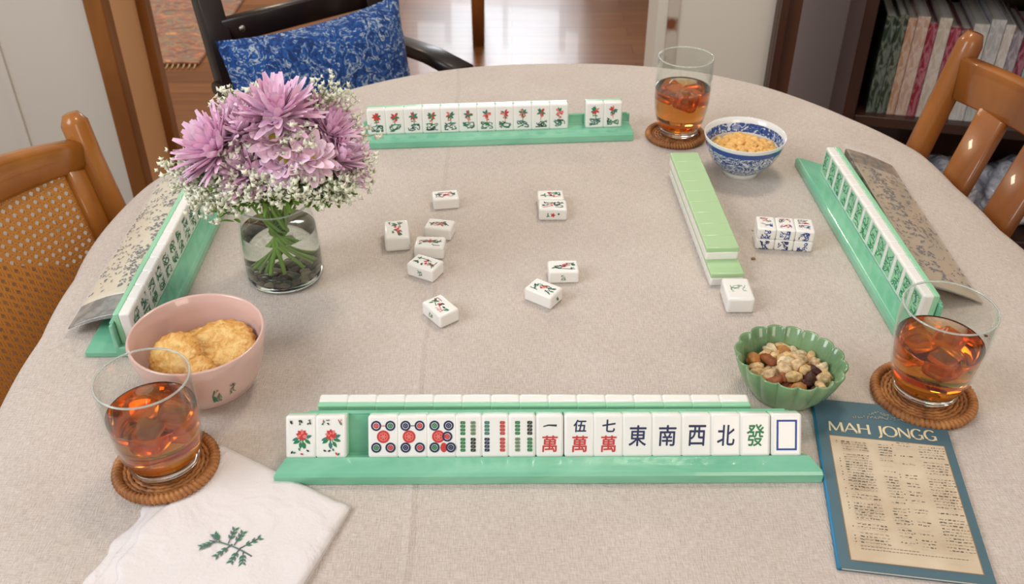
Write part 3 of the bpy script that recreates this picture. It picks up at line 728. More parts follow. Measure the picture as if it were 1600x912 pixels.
# front rack
pl = rack((-0.1935, 0.5485, DZ), R(0.35), 0.447, 33, 'largest jade green rack nearest the camera, holding painted and character tiles', skew=0.35, back=0.031)
front = [(471.5, 'flower', 1, 'with red flower and three dark marks above it', 0), (518, 'flower', 2, 'with red flower, green leaves and a red corner mark', 0),
         (599.5, 'dots_a', 0, 'with four ringed dots round one red dot', 0), (645, 'dots_b', 0, 'with navy ringed dots and off-centre red dot', 0),
         (690, 'dots_c', 0, 'with ringed dots in three crowded rows', 0), (732, 'bamboo_a', 0, 'with two thin green and grey bamboo columns', 1),
         (773.5, 'bamboo_b', 0, 'with teal and red bamboo columns', 1), (815, 'bamboo_c', 0, 'with sage and dark bamboo columns', 1),
         (858, 'one_character', 0, 'with single dark stroke above a red character', 1), (904.5, 'man:伍', 0, 'with navy five character above a red character', 0),
         (949.5, 'man:七', 0, 'with navy seven character above a red character', 0), (995, 'char:東', 0, 'with navy east character', 0),
         (1041, 'char:南', 0, 'with navy south character', 0), (1087, 'char:西', 0, 'with navy west character', 0),
         (1132.5, 'char:北', 0, 'with navy north character', 0), (1178, 'char:發', 0, 'with green character', 0), (1227, 'frame', 0, 'with an empty blue frame', 0)]
for px, mo, sd, tx, nar in front:
    pl((px - 800) * 0.00053 + 0.1935 + 0.0005, 'ivory tile %s in the nearest rack' % tx, mo, sd, 'tiles in the nearest rack', TMw if nar else TM)
# row of tiles standing behind the front rack
for i in range(15):
    x = -0.1665 + (i + 0.5) * 0.02475
    if i == 0: d_ = 'leftmost'
    elif i == 14: d_ = 'rightmost'
    else: d_ = ORD[i] + ' from left'
    tile((x, 0.6160, DZ + 0.0125), (R(-90), R(0), 0), 'blank tile standing behind the nearest rack, %s of that row' % d_, group='row of tiles behind the nearest rack', meshes=TMs)
# far rack
pl = rack((-0.1975, 1.1490, DZ), R(4.2), 0.362, 6, 'jade green rack at the far side of the table with a gap between its tiles', shelf=0.0195, back=0.023)
k = 0
for i in range(14):
    if i == 11: continue
    nm = 'ivory flower tile in the far rack, %s from its left end' % ORD[k] if k < 11 else ('ivory flower tile in the far rack, just right of the gap' if k == 11 else 'ivory flower tile in the far rack, rightmost one')
    pl(0.0195 + i * 0.02435, nm, 'small_flower', i, 'flower tiles in the far rack'); k += 1
# left rack
pl = rack((-0.337, 0.714, DZ), R(90.5), 0.362, 2, 'jade green rack at the left table edge beside the flower vase', back=0.037, ledge=0.030)
for i in range(14):
    pl(0.019 + i * 0.02425, 'ivory tile with green marks in the left rack, %s from its near end' % ORD[i], 'green_block', i, 'tiles in the left rack')
# right rack
pl = rack((0.3640, 1.1060, DZ), R(-88.3), 0.362, 2, 'jade green rack at the right table edge beside the tea glass', back=0.037, ledge=0.012, skew0=0.75)
for i in range(13):
    pl(0.054 + i * 0.02425, 'ivory tile with green marks in the right rack, %s from its far end' % ORD[i], 'green_panel', 20 + i, 'tiles in the right rack')

# ------------------------------------------------------------------ stacked wall of tiles
d = Vector((0.2253 - 0.2165, 0.862 - 1.077)).normalized(); wa = math.atan2(d.y, d.x)
o0 = Vector((0.2165, 1.076))
for i in range(10):
    p = o0 + d * (0.0123 + i * 0.0245 - 0.003)
    tile((p.x, p.y, DZ + TT), (R(180), 0, wa), 'bottom layer tile in the double wall, %s from far end' % ORD[i] if i < 9 else 'face-down tile sticking out at the near end of the double wall', group='tiles of the double wall', gb=1)
for i in range(9):
    p = o0 + d * (0.0123 + i * 0.0245 - 0.003) + Vector((-0.0012, 0.001))
    tile((p.x, p.y, DZ + 2 * TT + 0.0002), (R(180), 0, wa), 'pale green tile on top of the double wall, %s from far end' % ORD[i], group='tiles of the double wall', gb=1)

# ------------------------------------------------------------------ loose tiles
loose(-0.0796, 1.0035, 99, 'small ivory tile lying alone farthest back among the loose tiles', 1)
loose(-0.1296, 0.9195, 8, 'ivory tile at the far left of the loose tiles', 2, scale=1.32)
loose(-0.0822, 0.9360, 78, 'ivory tile directly behind another, right of the leftmost loose tile', 3, scale=1.06)
loose(-0.0905, 0.8965, 86, 'ivory tile in the middle of the left cluster, wedged between two others', 4, scale=1.12)
loose(-0.0928, 0.8560, 62, 'ivory tile at the near end of the left cluster with a green side mark', 5, side=[('green', 'left')], scale=1.12)
loose(-0.0718, 0.7780, 38, 'ivory tile lying alone closest to the nearest rack with a cornerwise turn', 6, side=[('green', 'left')], scale=1.12)
loose(0.0462, 1.0035, 92, 'ivory tile at the back of the right pair of touching tiles', 7)
loose(0.0478, 0.9785, 90, 'ivory tile in front of the right touching pair with a flower on its side', 8, side=[('flower', 'left')], scale=1.12)
loose(0.0544, 0.8490, 92, 'ivory tile with green mark on its near side, behind the tilted tile', 9, side=[('green', 'left')], scale=1.10)
loose(0.0325, 0.8085, 55, 'turned ivory tile in front of the rightmost loose tile', 10, side=[('green', 'front')], scale=1.12)
loose(0.2312, 0.8035, 0, 'face-up ivory tile with faint green drawing, at the near end of the double wall', 11, mot='faint', scale=1.16)
# block of six dark-marked tiles
for lay in range(2):
    for i in range(3):
        x, y = 0.3040 + (i - 1) * 0.0207 * 1.0, 0.913
        a = R(-7); xx = 0.3040 + (i - 1) * 0.0207 * math.cos(a); yy = 0.916 + (i - 1) * 0.0207 * math.sin(a)
        t = loose(xx, yy, -7, 'ivory tile in the small block, %s layer, %s' % (['bottom', 'top'][lay], ['left one', 'middle one', 'right one'][i]), 30 + i + lay * 3, mot='dark_set',
                  side=[('blue', 'front')], scale=0.86, z=TZ + lay * TT * 0.86, group='block of six tiles by the right rack')
# crumbs
for i, (x, y, r_, nm) in enumerate([(0.2781, 0.9451, 0.0018, 'pale crumb on the cloth left of the small tile block'), (0.2657, 0.8846, 0.0022, 'brown crumb on the cloth between the double wall and the tile block'), (0.466, 0.7468, 0.0016, 'dark crumb on the cloth right of the right tea glass')]):
    m = M(); m.lump((0, 0, r_ * 0.5), r_, i, sc=(1.2, 1, 0.5)); tag(m.build('crumb', mat('crumb_%d' % i, [(190, 185, 170), (140, 110, 80), (90, 70, 50)][i], 0.8), loc=(x, y, TZ)), nm, 'crumb')

# ------------------------------------------------------------------ clear-sleeved score strips behind the side racks
m_strip = mat('cream_card', (214, 202, 176), 0.35, coat=0.4)
m_foil = mat('grey_foil', (120, 122, 116), 0.25, 0.6)
nf = noise_tex(m_foil, coords(m_foil), 60, 3, 1); lk(m_foil, ramp(m_foil, nf, [(0.4, (84, 88, 84)), (0.6, (160, 160, 150))]), bsdf(m_foil).inputs['Base Color'])
def strip(loc, rz, w, L, z_in, foil_end, label, seed, sl=0.0, card=None, arch=0.003, bold=False, foil=None):
    """curved printed strip: local x = 0 at the rack side (high) to w at the table side (low), y along"""
    t = empty('score_strip', loc, (0, 0, rz), label, 'score card')
    def zc(u): return z_in * (1 - u) + arch * math.sin(u * PI) + 0.0025
    NU, NV = 14, 24
    def surf(v0, v1, th, off, u0=0, u1=1):
        m = M(); top = []
        for j in range(NV + 1):
            for i in range(NU + 1):
                u = u0 + (u1 - u0) * i / NU; v_ = v0 + (v1 - v0) * j / NV
                top.append((u * w + sl * v_ * L, v_ * L, zc(u) + off + 0.0007 * noise.noise(Vector((u * 3, v_ * 9, seed)))))
        n = len(top); bot = [(x, y, z - th) for x, y, z in top]
        q = lambda a, i, j: a * n + j * (NU + 1) + i
        fs = [(q(0, i, j), q(0, i + 1, j), q(0, i + 1, j + 1), q(0, i, j + 1)) for i in range(NU) for j in range(NV)]
        fs += [(q(1, i, j), q(1, i, j + 1), q(1, i + 1, j + 1), q(1, i + 1, j)) for i in range(NU) for j in range(NV)]
        fs += [(q(0, i, 0), q(1, i, 0), q(1, i + 1, 0), q(0, i + 1, 0)) for i in range(NU)] + [(q(0, i, NV), q(0, i + 1, NV), q(1, i + 1, NV), q(1, i, NV)) for i in range(NU)]
        fs += [(q(0, 0, j), q(0, 0, j + 1), q(1, 0, j + 1), q(1, 0, j)) for j in range(NV)] + [(q(0, NU, j), q(1, NU, j), q(1, NU, j + 1), q(0, NU, j + 1)) for j in range(NV)]
        m.add(top + bot, fs, 0, True); return m
    surf(0.12 if foil_end < 0.5 else 0.0, 1.0 if foil_end < 0.5 else 0.88, 0.0016, 0).build('printed_card', card or m_strip, t)
    surf(0.0 if foil_end < 0.5 else 0.88, 0.12 if foil_end < 0.5 else 1.0, 0.0016, 0).build('foil_end', foil or m_foil, t)
    # hand-printed lines
    r = random.Random(seed); m = M()
    rows = 8; va, vb = (0.15, 0.97) if foil_end < 0.5 else (0.03, 0.85)
    def pt(uu, v2): uu = min(max(uu, 0.03), 0.97); return (uu * w + sl * v2 * L, v2 * L, zc(uu) + 0.0006 + 0.0007 * noise.noise(Vector((uu * 3, v2 * 9, seed))))
    for row in range(rows):
        u = 0.10 + 0.82 * row / (rows - 1); v_ = va + r.uniform(0, .05)
        heavy = (row < 3) if bold else (row in (2, 3))
        while v_ < vb:
            if r.random() < (0.8 if heavy else 0.6):
                for _ in range(r.randint(2, 4) if not heavy else 5):   # one hand-drawn sign: a few crossing strokes
                    p0 = (u + r.uniform(-.05, .05), v_ + r.uniform(0, .016)); p1 = (p0[0] + r.uniform(-.07, .07), p0[1] + r.uniform(-.014, .014)); wd = (0.0013 if heavy else 0.0008) * r.uniform(.7, 1.3)
                    A_, B_ = Vector(pt(*p0)), Vector(pt(*p1)); d_ = (B_ - A_); 
                    if d_.length < 1e-5: continue
                    q_ = Vector((-d_.y, d_.x, 0)).normalized() * wd / 2
                    mid = (A_ + B_) / 2 + Vector((0, 0, 0.0002))
                    m.add([A_ - q_, A_ + q_, mid + q_ * 1.2, mid - q_ * 1.2, B_ + q_ * .6, B_ - q_ * .6], [(0, 3, 2, 1), (3, 5, 4, 2)])
            v_ += 0.021 if r.random() < .8 else 0.04
    m.build('printed_lines', mat('print_ink', (46, 48, 52), 0.6), t)
    m_film = mat('clear_film', (255, 255, 255), 0.08, spec=0.6)
    bsdf(m_film).inputs['Alpha'].default_value = 0.10
    m = surf(-0.03, 1.03, 0.0003, 0.0018, -0.03, 1.0); m.build('clear_sleeve', m_film, t)
    if foil_end > 0.5:      # the folded long edge on the rack side
        m = M(); m.rbox(-0.0008, 0.0016, 0, L, 0.0002, z_in + 0.001, 0.0006)
        for k, v in enumerate(m.v): m.v[k] = (v[0] + sl * v[1], v[1], v[2])
        m.build('folded_edge', m_foil, t)
    return t
m_dfoil = mat('dark_patterned_foil', (96, 86, 70), 0.3, 0.3)
ndf = noise_tex(m_dfoil, coords(m_dfoil), 90, 3, 1); lk(m_dfoil, ramp(m_dfoil, ndf, [(0.45, (84, 80, 72)), (0.6, (158, 126, 84))]), bsdf(m_dfoil).inputs['Base Color'])
m_tan = mat('tan_card', (176, 156, 128), 0.35, coat=0.4)
strip((-0.3800, 0.748, DZ + 0.0062), 0, -0.055, 0.30, 0.018, 0.0, 'printed strip in clear sleeve with foil end, lying behind the left rack', 3, bold=True)
strip((0.4200, 0.800, DZ), 0, 0.064, 0.30, 0.024, 1.0, 'printed tan strip with dark patterned end, leaning behind the right rack', 8, sl=0.012, card=m_tan, arch=0.002, foil=m_dfoil)

# ------------------------------------------------------------------ bowls
def crackle(m_, s=0.1): bump(m_, noise_tex(m_, coords(m_), 90, 2), s, 0.002)
m_pink = mat('pink_glaze', (216, 180, 170), 0.14, coat=0.5)
pk = (-0.279, 0.672)
t = empty('snack_bowl', (*pk, TZ), (0, 0, 0), 'pale pink glazed bowl filled with round crackers', 'bowl')
m = M(); m.lathe([(0.0001, 0.0), (0.030, 0.0), (0.032, 0.002), (0.046, 0.012), (0.054, 0.03), (0.058, 0.05), (0.0595, 0.062), (0.0582, 0.0635), (0.0565, 0.062), (0.0545, 0.048), (0.050, 0.03), (0.042, 0.016), (0.028, 0.008), (0.0001, 0.006)], 72)
pinkbody = m.build('bowl_body', m_pink, t)
dk = Decal(); rr = random.Random(4)
dk.scribble(-0.004, 0, 0.007, 0.016, [TEAL, GRN, SAGE], rr, 12, 0.0009); dk.scribble(0.010, 0.002, 0.006, 0.012, [SAGE, BLK, GRN], rr, 6, 0.0007)
m2 = M()
for (x, y, z), in [((v),) for v in dk.m.v]:
    a = R(-58) + x / 0.053; zz = 0.030 + y; rb = 0.0543 + (zz - 0.03) * 0.2 + 0.0006
    if zz < 0.03: rb = 0.0543 - (0.03 - zz) * 0.44 + 0.0007
    m2.v.append((rb * math.cos(a), rb * math.sin(a), zz))
m2.f = dk.m.f; m2.m = dk.m.m; m2.sm = dk.m.sm
m2.build('painted_motif', INK, pinkbody)
# crackers
m_crk = mat('baked_cracker', (214, 162, 88), 0.75)
nc = noise_tex(m_crk, coords(m_crk), 110, 4, 1); gen = coords(m_crk, (2, 2, 0), which='Generated'); sb = nd(m_crk, 'ShaderNodeVectorMath', operation='SUBTRACT'); sb.inputs[1].default_value = (1, 1, 0); lk(m_crk, gen, sb.inputs[0])
ln = nd(m_crk, 'ShaderNodeVectorMath', operation='LENGTH'); lk(m_crk, sb.outputs[0], ln.inputs[0])
bake = mth(m_crk, 'SUBTRACT', mth(m_crk, 'ADD', nc, 0.14), mth(m_crk, 'MULTIPLY', mth(m_crk, 'POWER', ln.outputs['Value'], 5.0), 0.26))
lk(m_crk, ramp(m_crk, bake, [(0.26, (164, 98, 38)), (0.5, (210, 154, 78)), (0.78, (238, 200, 132))]), bsdf(m_crk).inputs['Base Color'])
bump(m_crk, noise_tex(m_crk, coords(m_crk), 230, 4), 0.8, 0.004)
crs = [((0.017, 0.009, 0.041), (10, 4, 0), 0.031, 'large round cracker on top in the pink bowl'), ((-0.019, -0.012, 0.047), (26, -6, 0), 0.0235, 'ridged cracker leaning at the left in the pink bowl'),
       ((0.007, -0.030, 0.041), (50, 0, 0), 0.015, 'small cracker standing at the near side in the pink bowl'), ((-0.010, 0.022, 0.031), (-8, 0, 120), 0.027, 'cracker at the far side in the pink bowl, under the large one'),
       ((0.018, -0.012, 0.027), (6, 10, 10), 0.027, 'cracker under the large one at the near right in the pink bowl'), ((0.0, 0.0, 0.018), (0, 0, 50), 0.031, 'bottom cracker in the pink bowl')]
for i, (p, ro, r_, nm) in enumerate(crs):
    m = M(); N = 60; K = 9; vs = []; 
    for sg in (1, -1):
        for j in range(K + 1):
            for k in range(N):
                q = j / K; a = 2 * PI * k / N
                ra = r_ * q * (1 + 0.035 * math.sin(a * 18) * q ** 3 + 0.05 * noise.noise(Vector((math.cos(a) * 1.5, math.sin(a) * 1.5, i))))
                z = sg * 0.0024 * (1 - q ** 6) ** 0.5 + 0.002 * math.sin(q * 3 + i) + 0.0013 * noise.noise(Vector((ra * math.cos(a) * 170, ra * math.sin(a) * 170, i * 3 + sg)))* (1 - q ** 4)
                vs.append((ra * math.cos(a), ra * math.sin(a), z))
    n = (K + 1) * N
    for s_ in range(2):
        m.f += [[s_ * n + j * N + k, s_ * n + j * N + (k + 1) % N, s_ * n + (j + 1) * N + (k + 1) % N, s_ * n + (j + 1) * N + k] for j in range(K) for k in range(N)]
    m.v = vs; m.m = [0] * len(m.f); m.sm = [True] * len(m.f)
    o = m.build('round_cracker', m_crk, loc=(pk[0] + p[0], pk[1] + p[1], TZ + p[2]), rot=tuple(R(q) for q in ro))
    tag(o, nm, 'cracker', 'crackers in the pink bowl')

# blue and white bowl
m_bw = mat('white_porcelain', (226, 228, 226), 0.12, coat=0.5)
m_bp = mat('blue_scroll_porcelain', (226, 228, 226), 0.12, coat=0.5)
vb = coords(m_bp, (1, 1, 1.3)); nb = noise_tex(m_bp, vb, 95, 2, 1.6)
lk(m_bp, ramp(m_bp, nb, [(0.40, (60, 96, 150)), (0.44, (214, 220, 222)), (0.49, (216, 222, 222)), (0.51, (40, 70, 136)), (0.60, (50, 84, 150)), (0.63, (216, 226, 226))]), bsdf(m_bp).inputs['Base Color'])
m_bb = mat('cobalt_band', (44, 78, 150), 0.12, coat=0.5)
m_bi = mat('cobalt_inner_border', (44, 78, 150), 0.12, coat=0.5)
ni = noise_tex(m_bi, coords(m_bi), 170, 2, 1.8); lk(m_bi, ramp(m_bi, ni, [(0.44, (40, 66, 128)), (0.54, (66, 98, 160)), (0.60, (206, 214, 220))]), bsdf(m_bi).inputs['Base Color'])
bb = (0.2900, 1.0870)
t = empty('porcelain_bowl', (*bb, TZ), (0, 0, 0), 'small blue and white porcelain bowl of yellow crunchy snacks', 'bowl')
def bandlathe(m, prof, mi): m.lathe(prof, 72, mi)
m = M()
bandlathe(m, [(0.0001, 0.003), (0.019, 0.003), (0.020, 0.0), (0.0225, 0.0), (0.0225, 0.006)], 0)
bandlathe(m, [(0.0225, 0.006), (0.031, 0.012), (0.040, 0.023), (0.046, 0.036), (0.0475, 0.041)], 1)
bandlathe(m, [(0.0475, 0.041), (0.0493, 0.048)], 2)
bandlathe(m, [(0.0493, 0.048), (0.0505, 0.0525), (0.0503, 0.0535), (0.0492, 0.053), (0.0470, 0.0465)], 0)
bandlathe(m, [(0.0470, 0.0465), (0.0455, 0.042), (0.0432, 0.0355)], 3)
bandlathe(m, [(0.0432, 0.0355), (0.042, 0.031)], 0)
bandlathe(m, [(0.042, 0.031), (0.038, 0.024), (0.029, 0.014), (0.018, 0.009), (0.0001, 0.007)], 0)
m.build('bowl_body', [m_bw, m_bp, m_bb, m_bi], t)
m_puf = mat('yellow_puff', (234, 190, 118), 0.6); bump(m_puf, noise_tex(m_puf, coords(m_puf), 300, 3), 0.4, 0.002)
npf = noise_tex(m_puf, coords(m_puf), 80, 2); lk(m_puf, ramp(m_puf, npf, [(0.35, (216, 160, 84)), (0.6, (238, 198, 128))]), bsdf(m_puf).inputs['Base Color'])
r = random.Random(11)
protos = []
for i in range(5):
    m = M(); m.lump((0, 0, 0), 0.0060, i + 20, amp=0.35, sub=3, sc=(1.3, 0.85, 0.8), freq=1.5); protos.append(m.mesh('corn_nugget', m_puf))
def pile(center, R0, z0, dome, n, rr, name, protos_, label, cat, group, r, sc=(0.8, 1.15)):
    pts = []
    tries = 0
    while len(pts) < n and tries < 20000:
        tries += 1
        a = r.uniform(0, 2 * PI); q = math.sqrt(r.random()) * R0
        lay = r.random()
        if lay < 0.35: q *= 0.6
        z = z0 + dome * (1 - (q / R0) ** 2) - (0.006 if lay < 0.35 else 0)
        p = Vector((q * math.cos(a), q * math.sin(a), z))
        if all((p - o_).length > rr for o_ in pts): pts.append(p)
    for i, p in enumerate(pts):
        k = r.randrange(len(protos_))
        o = bpy.data.objects.new(name if isinstance(name, str) else name[k], protos_[k]); C.objects.link(o)
        o.location = (center[0] + p.x, center[1] + p.y, TZ + p.z); o.rotation_euler = (r.uniform(-.6, .6), r.uniform(-.6, .6), r.uniform(0, 6.28))
        s_ = r.uniform(*sc); o.scale = (s_, s_, s_)
        tag(o, label if isinstance(label, str) else label[k], cat if isinstance(cat, str) else cat[k], group if isinstance(group, str) else group[k])
m = M(); m.lathe([(0.0001, 0.029), (0.02, 0.028), (0.037, 0.0255), (0.036, 0.023), (0.0001, 0.012)], 32)
pile(bb, 0.0350, 0.0320, 0.006, 90, 0.0072, 'corn_nugget', protos, 'small yellow crunchy nugget in the blue and white bowl', 'snack', 'nuggets in the blue and white bowl', r)

# green scalloped bowl
m_cel = mat('celadon_glaze', (118, 152, 112), 0.16, coat=0.6)
nce = noise_tex(m_cel, coords(m_cel), 25, 2); lk(m_cel, ramp(m_cel, nce, [(0.3, (104, 140, 100)), (0.7, (134, 166, 124))]), bsdf(m_cel).inputs['Base Color'])
gc = (0.2485, 0.6660); NL = 16
t = empty('scalloped_bowl', (*gc, TZ), (0, 0, R(-28)), 'green glazed bowl with scalloped rim, filled with mixed nuts', 'bowl')
prof = [(0.0001, 0.003), (0.028, 0.003), (0.0295, 0.0), (0.0325, 0.0), (0.034, 0.004), (0.042, 0.016), (0.0475, 0.030), (0.0515, 0.0445), (0.0510, 0.0462), (0.0490, 0.0450), (0.0448, 0.030), (0.0390, 0.016), (0.028, 0.008), (0.0001, 0.007)]
def scal(a, j):
    amt = [0, 0, 0, 0, .01, .035, .05, .07, .07, .07, .05, .035, .01, 0][j]
    return (1 - amt + amt * abs(math.sin(a * NL / 2)) ** 0.6 * 1.3) * (1 + 0.05 * math.cos(2 * a) * min(1, j / 5))
prof = [(a_ * 0.91, b_ * 0.88) for a_, b_ in prof]
m = M(); m.lathe(prof, 192, rfun=scal); m.build('bowl_body', m_cel, t)
nutdefs = [('peanut', (226, 190, 136), (1.35, 0.8, 0.75)), ('cashew_piece', (232, 208, 168), (1.2, 0.9, 0.7)), ('hazelnut', (196, 132, 68), (1, 1, 0.95)), ('almond', (150, 82, 44), (1.5, 0.85, 0.6)), ('raisin', (70, 28, 20), (1.1, 0.8, 0.6)), ('nut_chunk', (216, 184, 140), (1.0, 1.0, 0.8))]
pr = []
for i, (nm, c, sc) in enumerate(nutdefs):
    mt = mat('surface_of_' + nm, c, 0.5); n_ = noise_tex(mt, coords(mt), 200, 2)
    lk(mt, ramp(mt, n_, [(0.4, tuple(int(k * .8) for k in c)), (0.6, c)]), bsdf(mt).inputs['Base Color'])
    m = M(); m.lump((0, 0, 0), 0.0062, i + 40, amp=0.55 if nm in ('nut_chunk', 'cashew_piece') else 0.25, sub=3, sc=sc, freq=1.6); pr.append(m.mesh(nm, mt))
w_ = [0, 0, 1, 1, 1, 2, 3, 4, 4, 5, 5, 5, 0]
pile(gc, 0.0330, 0.0225, 0.005, 70, 0.0082, [nutdefs[k][0] for k in w_], [pr[k] for k in w_],
     ['%s among the mixed nuts in the green scalloped bowl' % {'peanut': 'pale tan peanut', 'cashew_piece': 'cream cashew piece', 'hazelnut': 'round golden brown hazelnut', 'almond': 'reddish brown almond', 'raisin': 'dark wrinkled raisin', 'nut_chunk': 'broken beige nut chunk'}[nutdefs[k][0]] for k in w_],
     ['raisin' if nutdefs[k][0] == 'raisin' else 'nut' for k in w_], [{'peanut': 'peanuts', 'cashew_piece': 'cashew pieces', 'hazelnut': 'hazelnuts', 'almond': 'almonds', 'raisin': 'raisins', 'nut_chunk': 'nut chunks'}[nutdefs[k][0]] + ' in the green bowl' for k in w_], random.Random(3), (0.8, 1.2))

# ------------------------------------------------------------------ coasters
m_wick = mat('wicker', (156, 98, 48), 0.55, coat=0.1)
nw = noise_tex(m_wick, coords(m_wick), 70, 3); lk(m_wick, ramp(m_wick, nw, [(0.3, (120, 70, 32)), (0.7, (182, 122, 66))]), bsdf(m_wick).inputs['Base Color'])
def coaster(x, y, z, rad_, label):
    t = empty('wicker_coaster', (x, y, z), (0, 0, 0), label, 'coaster', 'wicker coasters under the glasses')
    def coil(m, Rm, rm, zc, nwrap, amp, tw=0.5):
        NA_, NB = nwrap * 6, 8; vs = []
        for i in range(NA_):
            a = 2 * PI * i / NA_
            for k in range(NB):
                b = 2 * PI * k / NB
                rr_ = rm * (1 - amp + amp * abs(math.sin(nwrap * a / 2 + tw * b)) ** 0.7 * 1.4)
                vs.append(((Rm + rr_ * math.cos(b)) * math.cos(a), (Rm + rr_ * math.cos(b)) * math.sin(a), zc + rr_ * math.sin(b)))
        m.add(vs, [(i * NB + k, ((i + 1) % NA_) * NB + k, ((i + 1) % NA_) * NB + (k + 1) % NB, i * NB + (k + 1) % NB) for i in range(NA_) for k in range(NB)], 0, True)
    m = M(); coil(m, rad_ - 0.0042, 0.0042, 0.0042, 64, 0.35); m.build('rim', m_wick, t)
    m = M(); Rm = rad_ - 0.0100; n = 0
    while Rm > 0.003:
        coil(m, Rm, 0.0021, 0.0030, max(8, int(Rm * 900)), 0.4, 1.0 if n % 2 else -1.0); Rm -= 0.0037; n += 1
    m.lathe([(0.0001, 0.001), (rad_ - 0.006, 0.001), (rad_ - 0.006, 0.0022), (0.0001, 0.0022)], 40)
    m.build('woven_center', m_wick, t)
NAPZ = 0.0042
coaster(-0.2850, 0.5650, TZ + NAPZ - 0.0006, 0.0430, 'wicker coaster under the left tea glass, touching the white napkin')
coaster(0.3722, 0.6570, TZ, 0.0462, 'wicker coaster under the right tea glass, beside the booklet')
coaster(0.2215, 1.1870, TZ, 0.0405, 'wicker coaster under the far tea glass')

# ------------------------------------------------------------------ glasses of iced tea
m_glass = mat('clear_glass', (255, 255, 255), 0.0)
def thin_glass(m_, tint):
    t_ = m_.node_tree; out = t_.nodes['Material Output']; t_.nodes.remove(t_.nodes['Principled BSDF'])
    tr = t_.nodes.new('ShaderNodeBsdfTransparent'); tr.inputs[0].default_value = (*tint, 1)
    gl = t_.nodes.new('ShaderNodeBsdfGlossy'); gl.inputs['Roughness'].default_value = 0.0; gl.inputs[0].default_value = (0.95, 0.97, 0.96, 1)
    lw = t_.nodes.new('ShaderNodeLayerWeight'); lw.inputs['Blend'].default_value = 0.5
    pw = t_.nodes.new('ShaderNodeMath'); pw.operation = 'POWER'; pw.inputs[1].default_value = 3.5; t_.links.new(lw.outputs['Facing'], pw.inputs[0])
    fr = t_.nodes.new('ShaderNodeMath'); fr.operation = 'MULTIPLY_ADD'; fr.inputs[1].default_value = 0.60; fr.inputs[2].default_value = 0.016; t_.links.new(pw.outputs[0], fr.inputs[0])
    mx_ = t_.nodes.new('ShaderNodeMixShader')
    t_.links.new(fr.outputs[0], mx_.inputs[0]); t_.links.new(tr.outputs[0], mx_.inputs[1]); t_.links.new(gl.outputs[0], mx_.inputs[2]); t_.links.new(mx_.outputs[0], out.inputs['Surface'])
thin_glass(m_glass, (0.96, 0.98, 0.97))
m_rim = mat('glass_bead', (240, 248, 245), 0.05, trans=0.75, ior=1.35, spec=0.8)
m_base = mat('thick_glass', (250, 252, 250), 0.0, trans=1.0, ior=1.4)
m_tea = mat('iced_tea', (255, 255, 255), 0.0, trans=1.0, ior=1.33)
va = nd(m_tea, 'ShaderNodeVolumeAbsorption'); va.inputs['Color'].default_value = (0.915, 0.60, 0.0, 1); va.inputs['Density'].default_value = 52
lk(m_tea, va.outputs[0], m_tea.node_tree.nodes['Material Output'].inputs['Volume'])
m_ice = mat('ice', (255, 190, 100), 0.2, trans=0.9, ior=1.3)
def spl(prof, z):
    for (ra, za), (rb, zb) in zip(prof, prof[1:]):
        if za <= z <= zb: return ra + (rb - ra) * (z - za) / (zb - za)
    return prof[-1][0]
def smooth(prof, n=26):
    """catmull-rom through (r,z)"""
    out = []; P_ = [prof[0]] + list(prof) + [prof[-1]]
    for i in range(1, len(P_) - 2):
        for k in range(6):
            t = k / 6; p0, p1, p2, p3 = P_[i - 1:i + 3]
            out.append(tuple(0.5 * (2 * p1[c] + (-p0[c] + p2[c]) * t + (2 * p0[c] - 5 * p1[c] + 4 * p2[c] - p3[c]) * t * t + (-p0[c] + 3 * p1[c] - 3 * p2[c] + p3[c]) * t ** 3) for c in (0, 1)))
    out.append(prof[-1]); return out
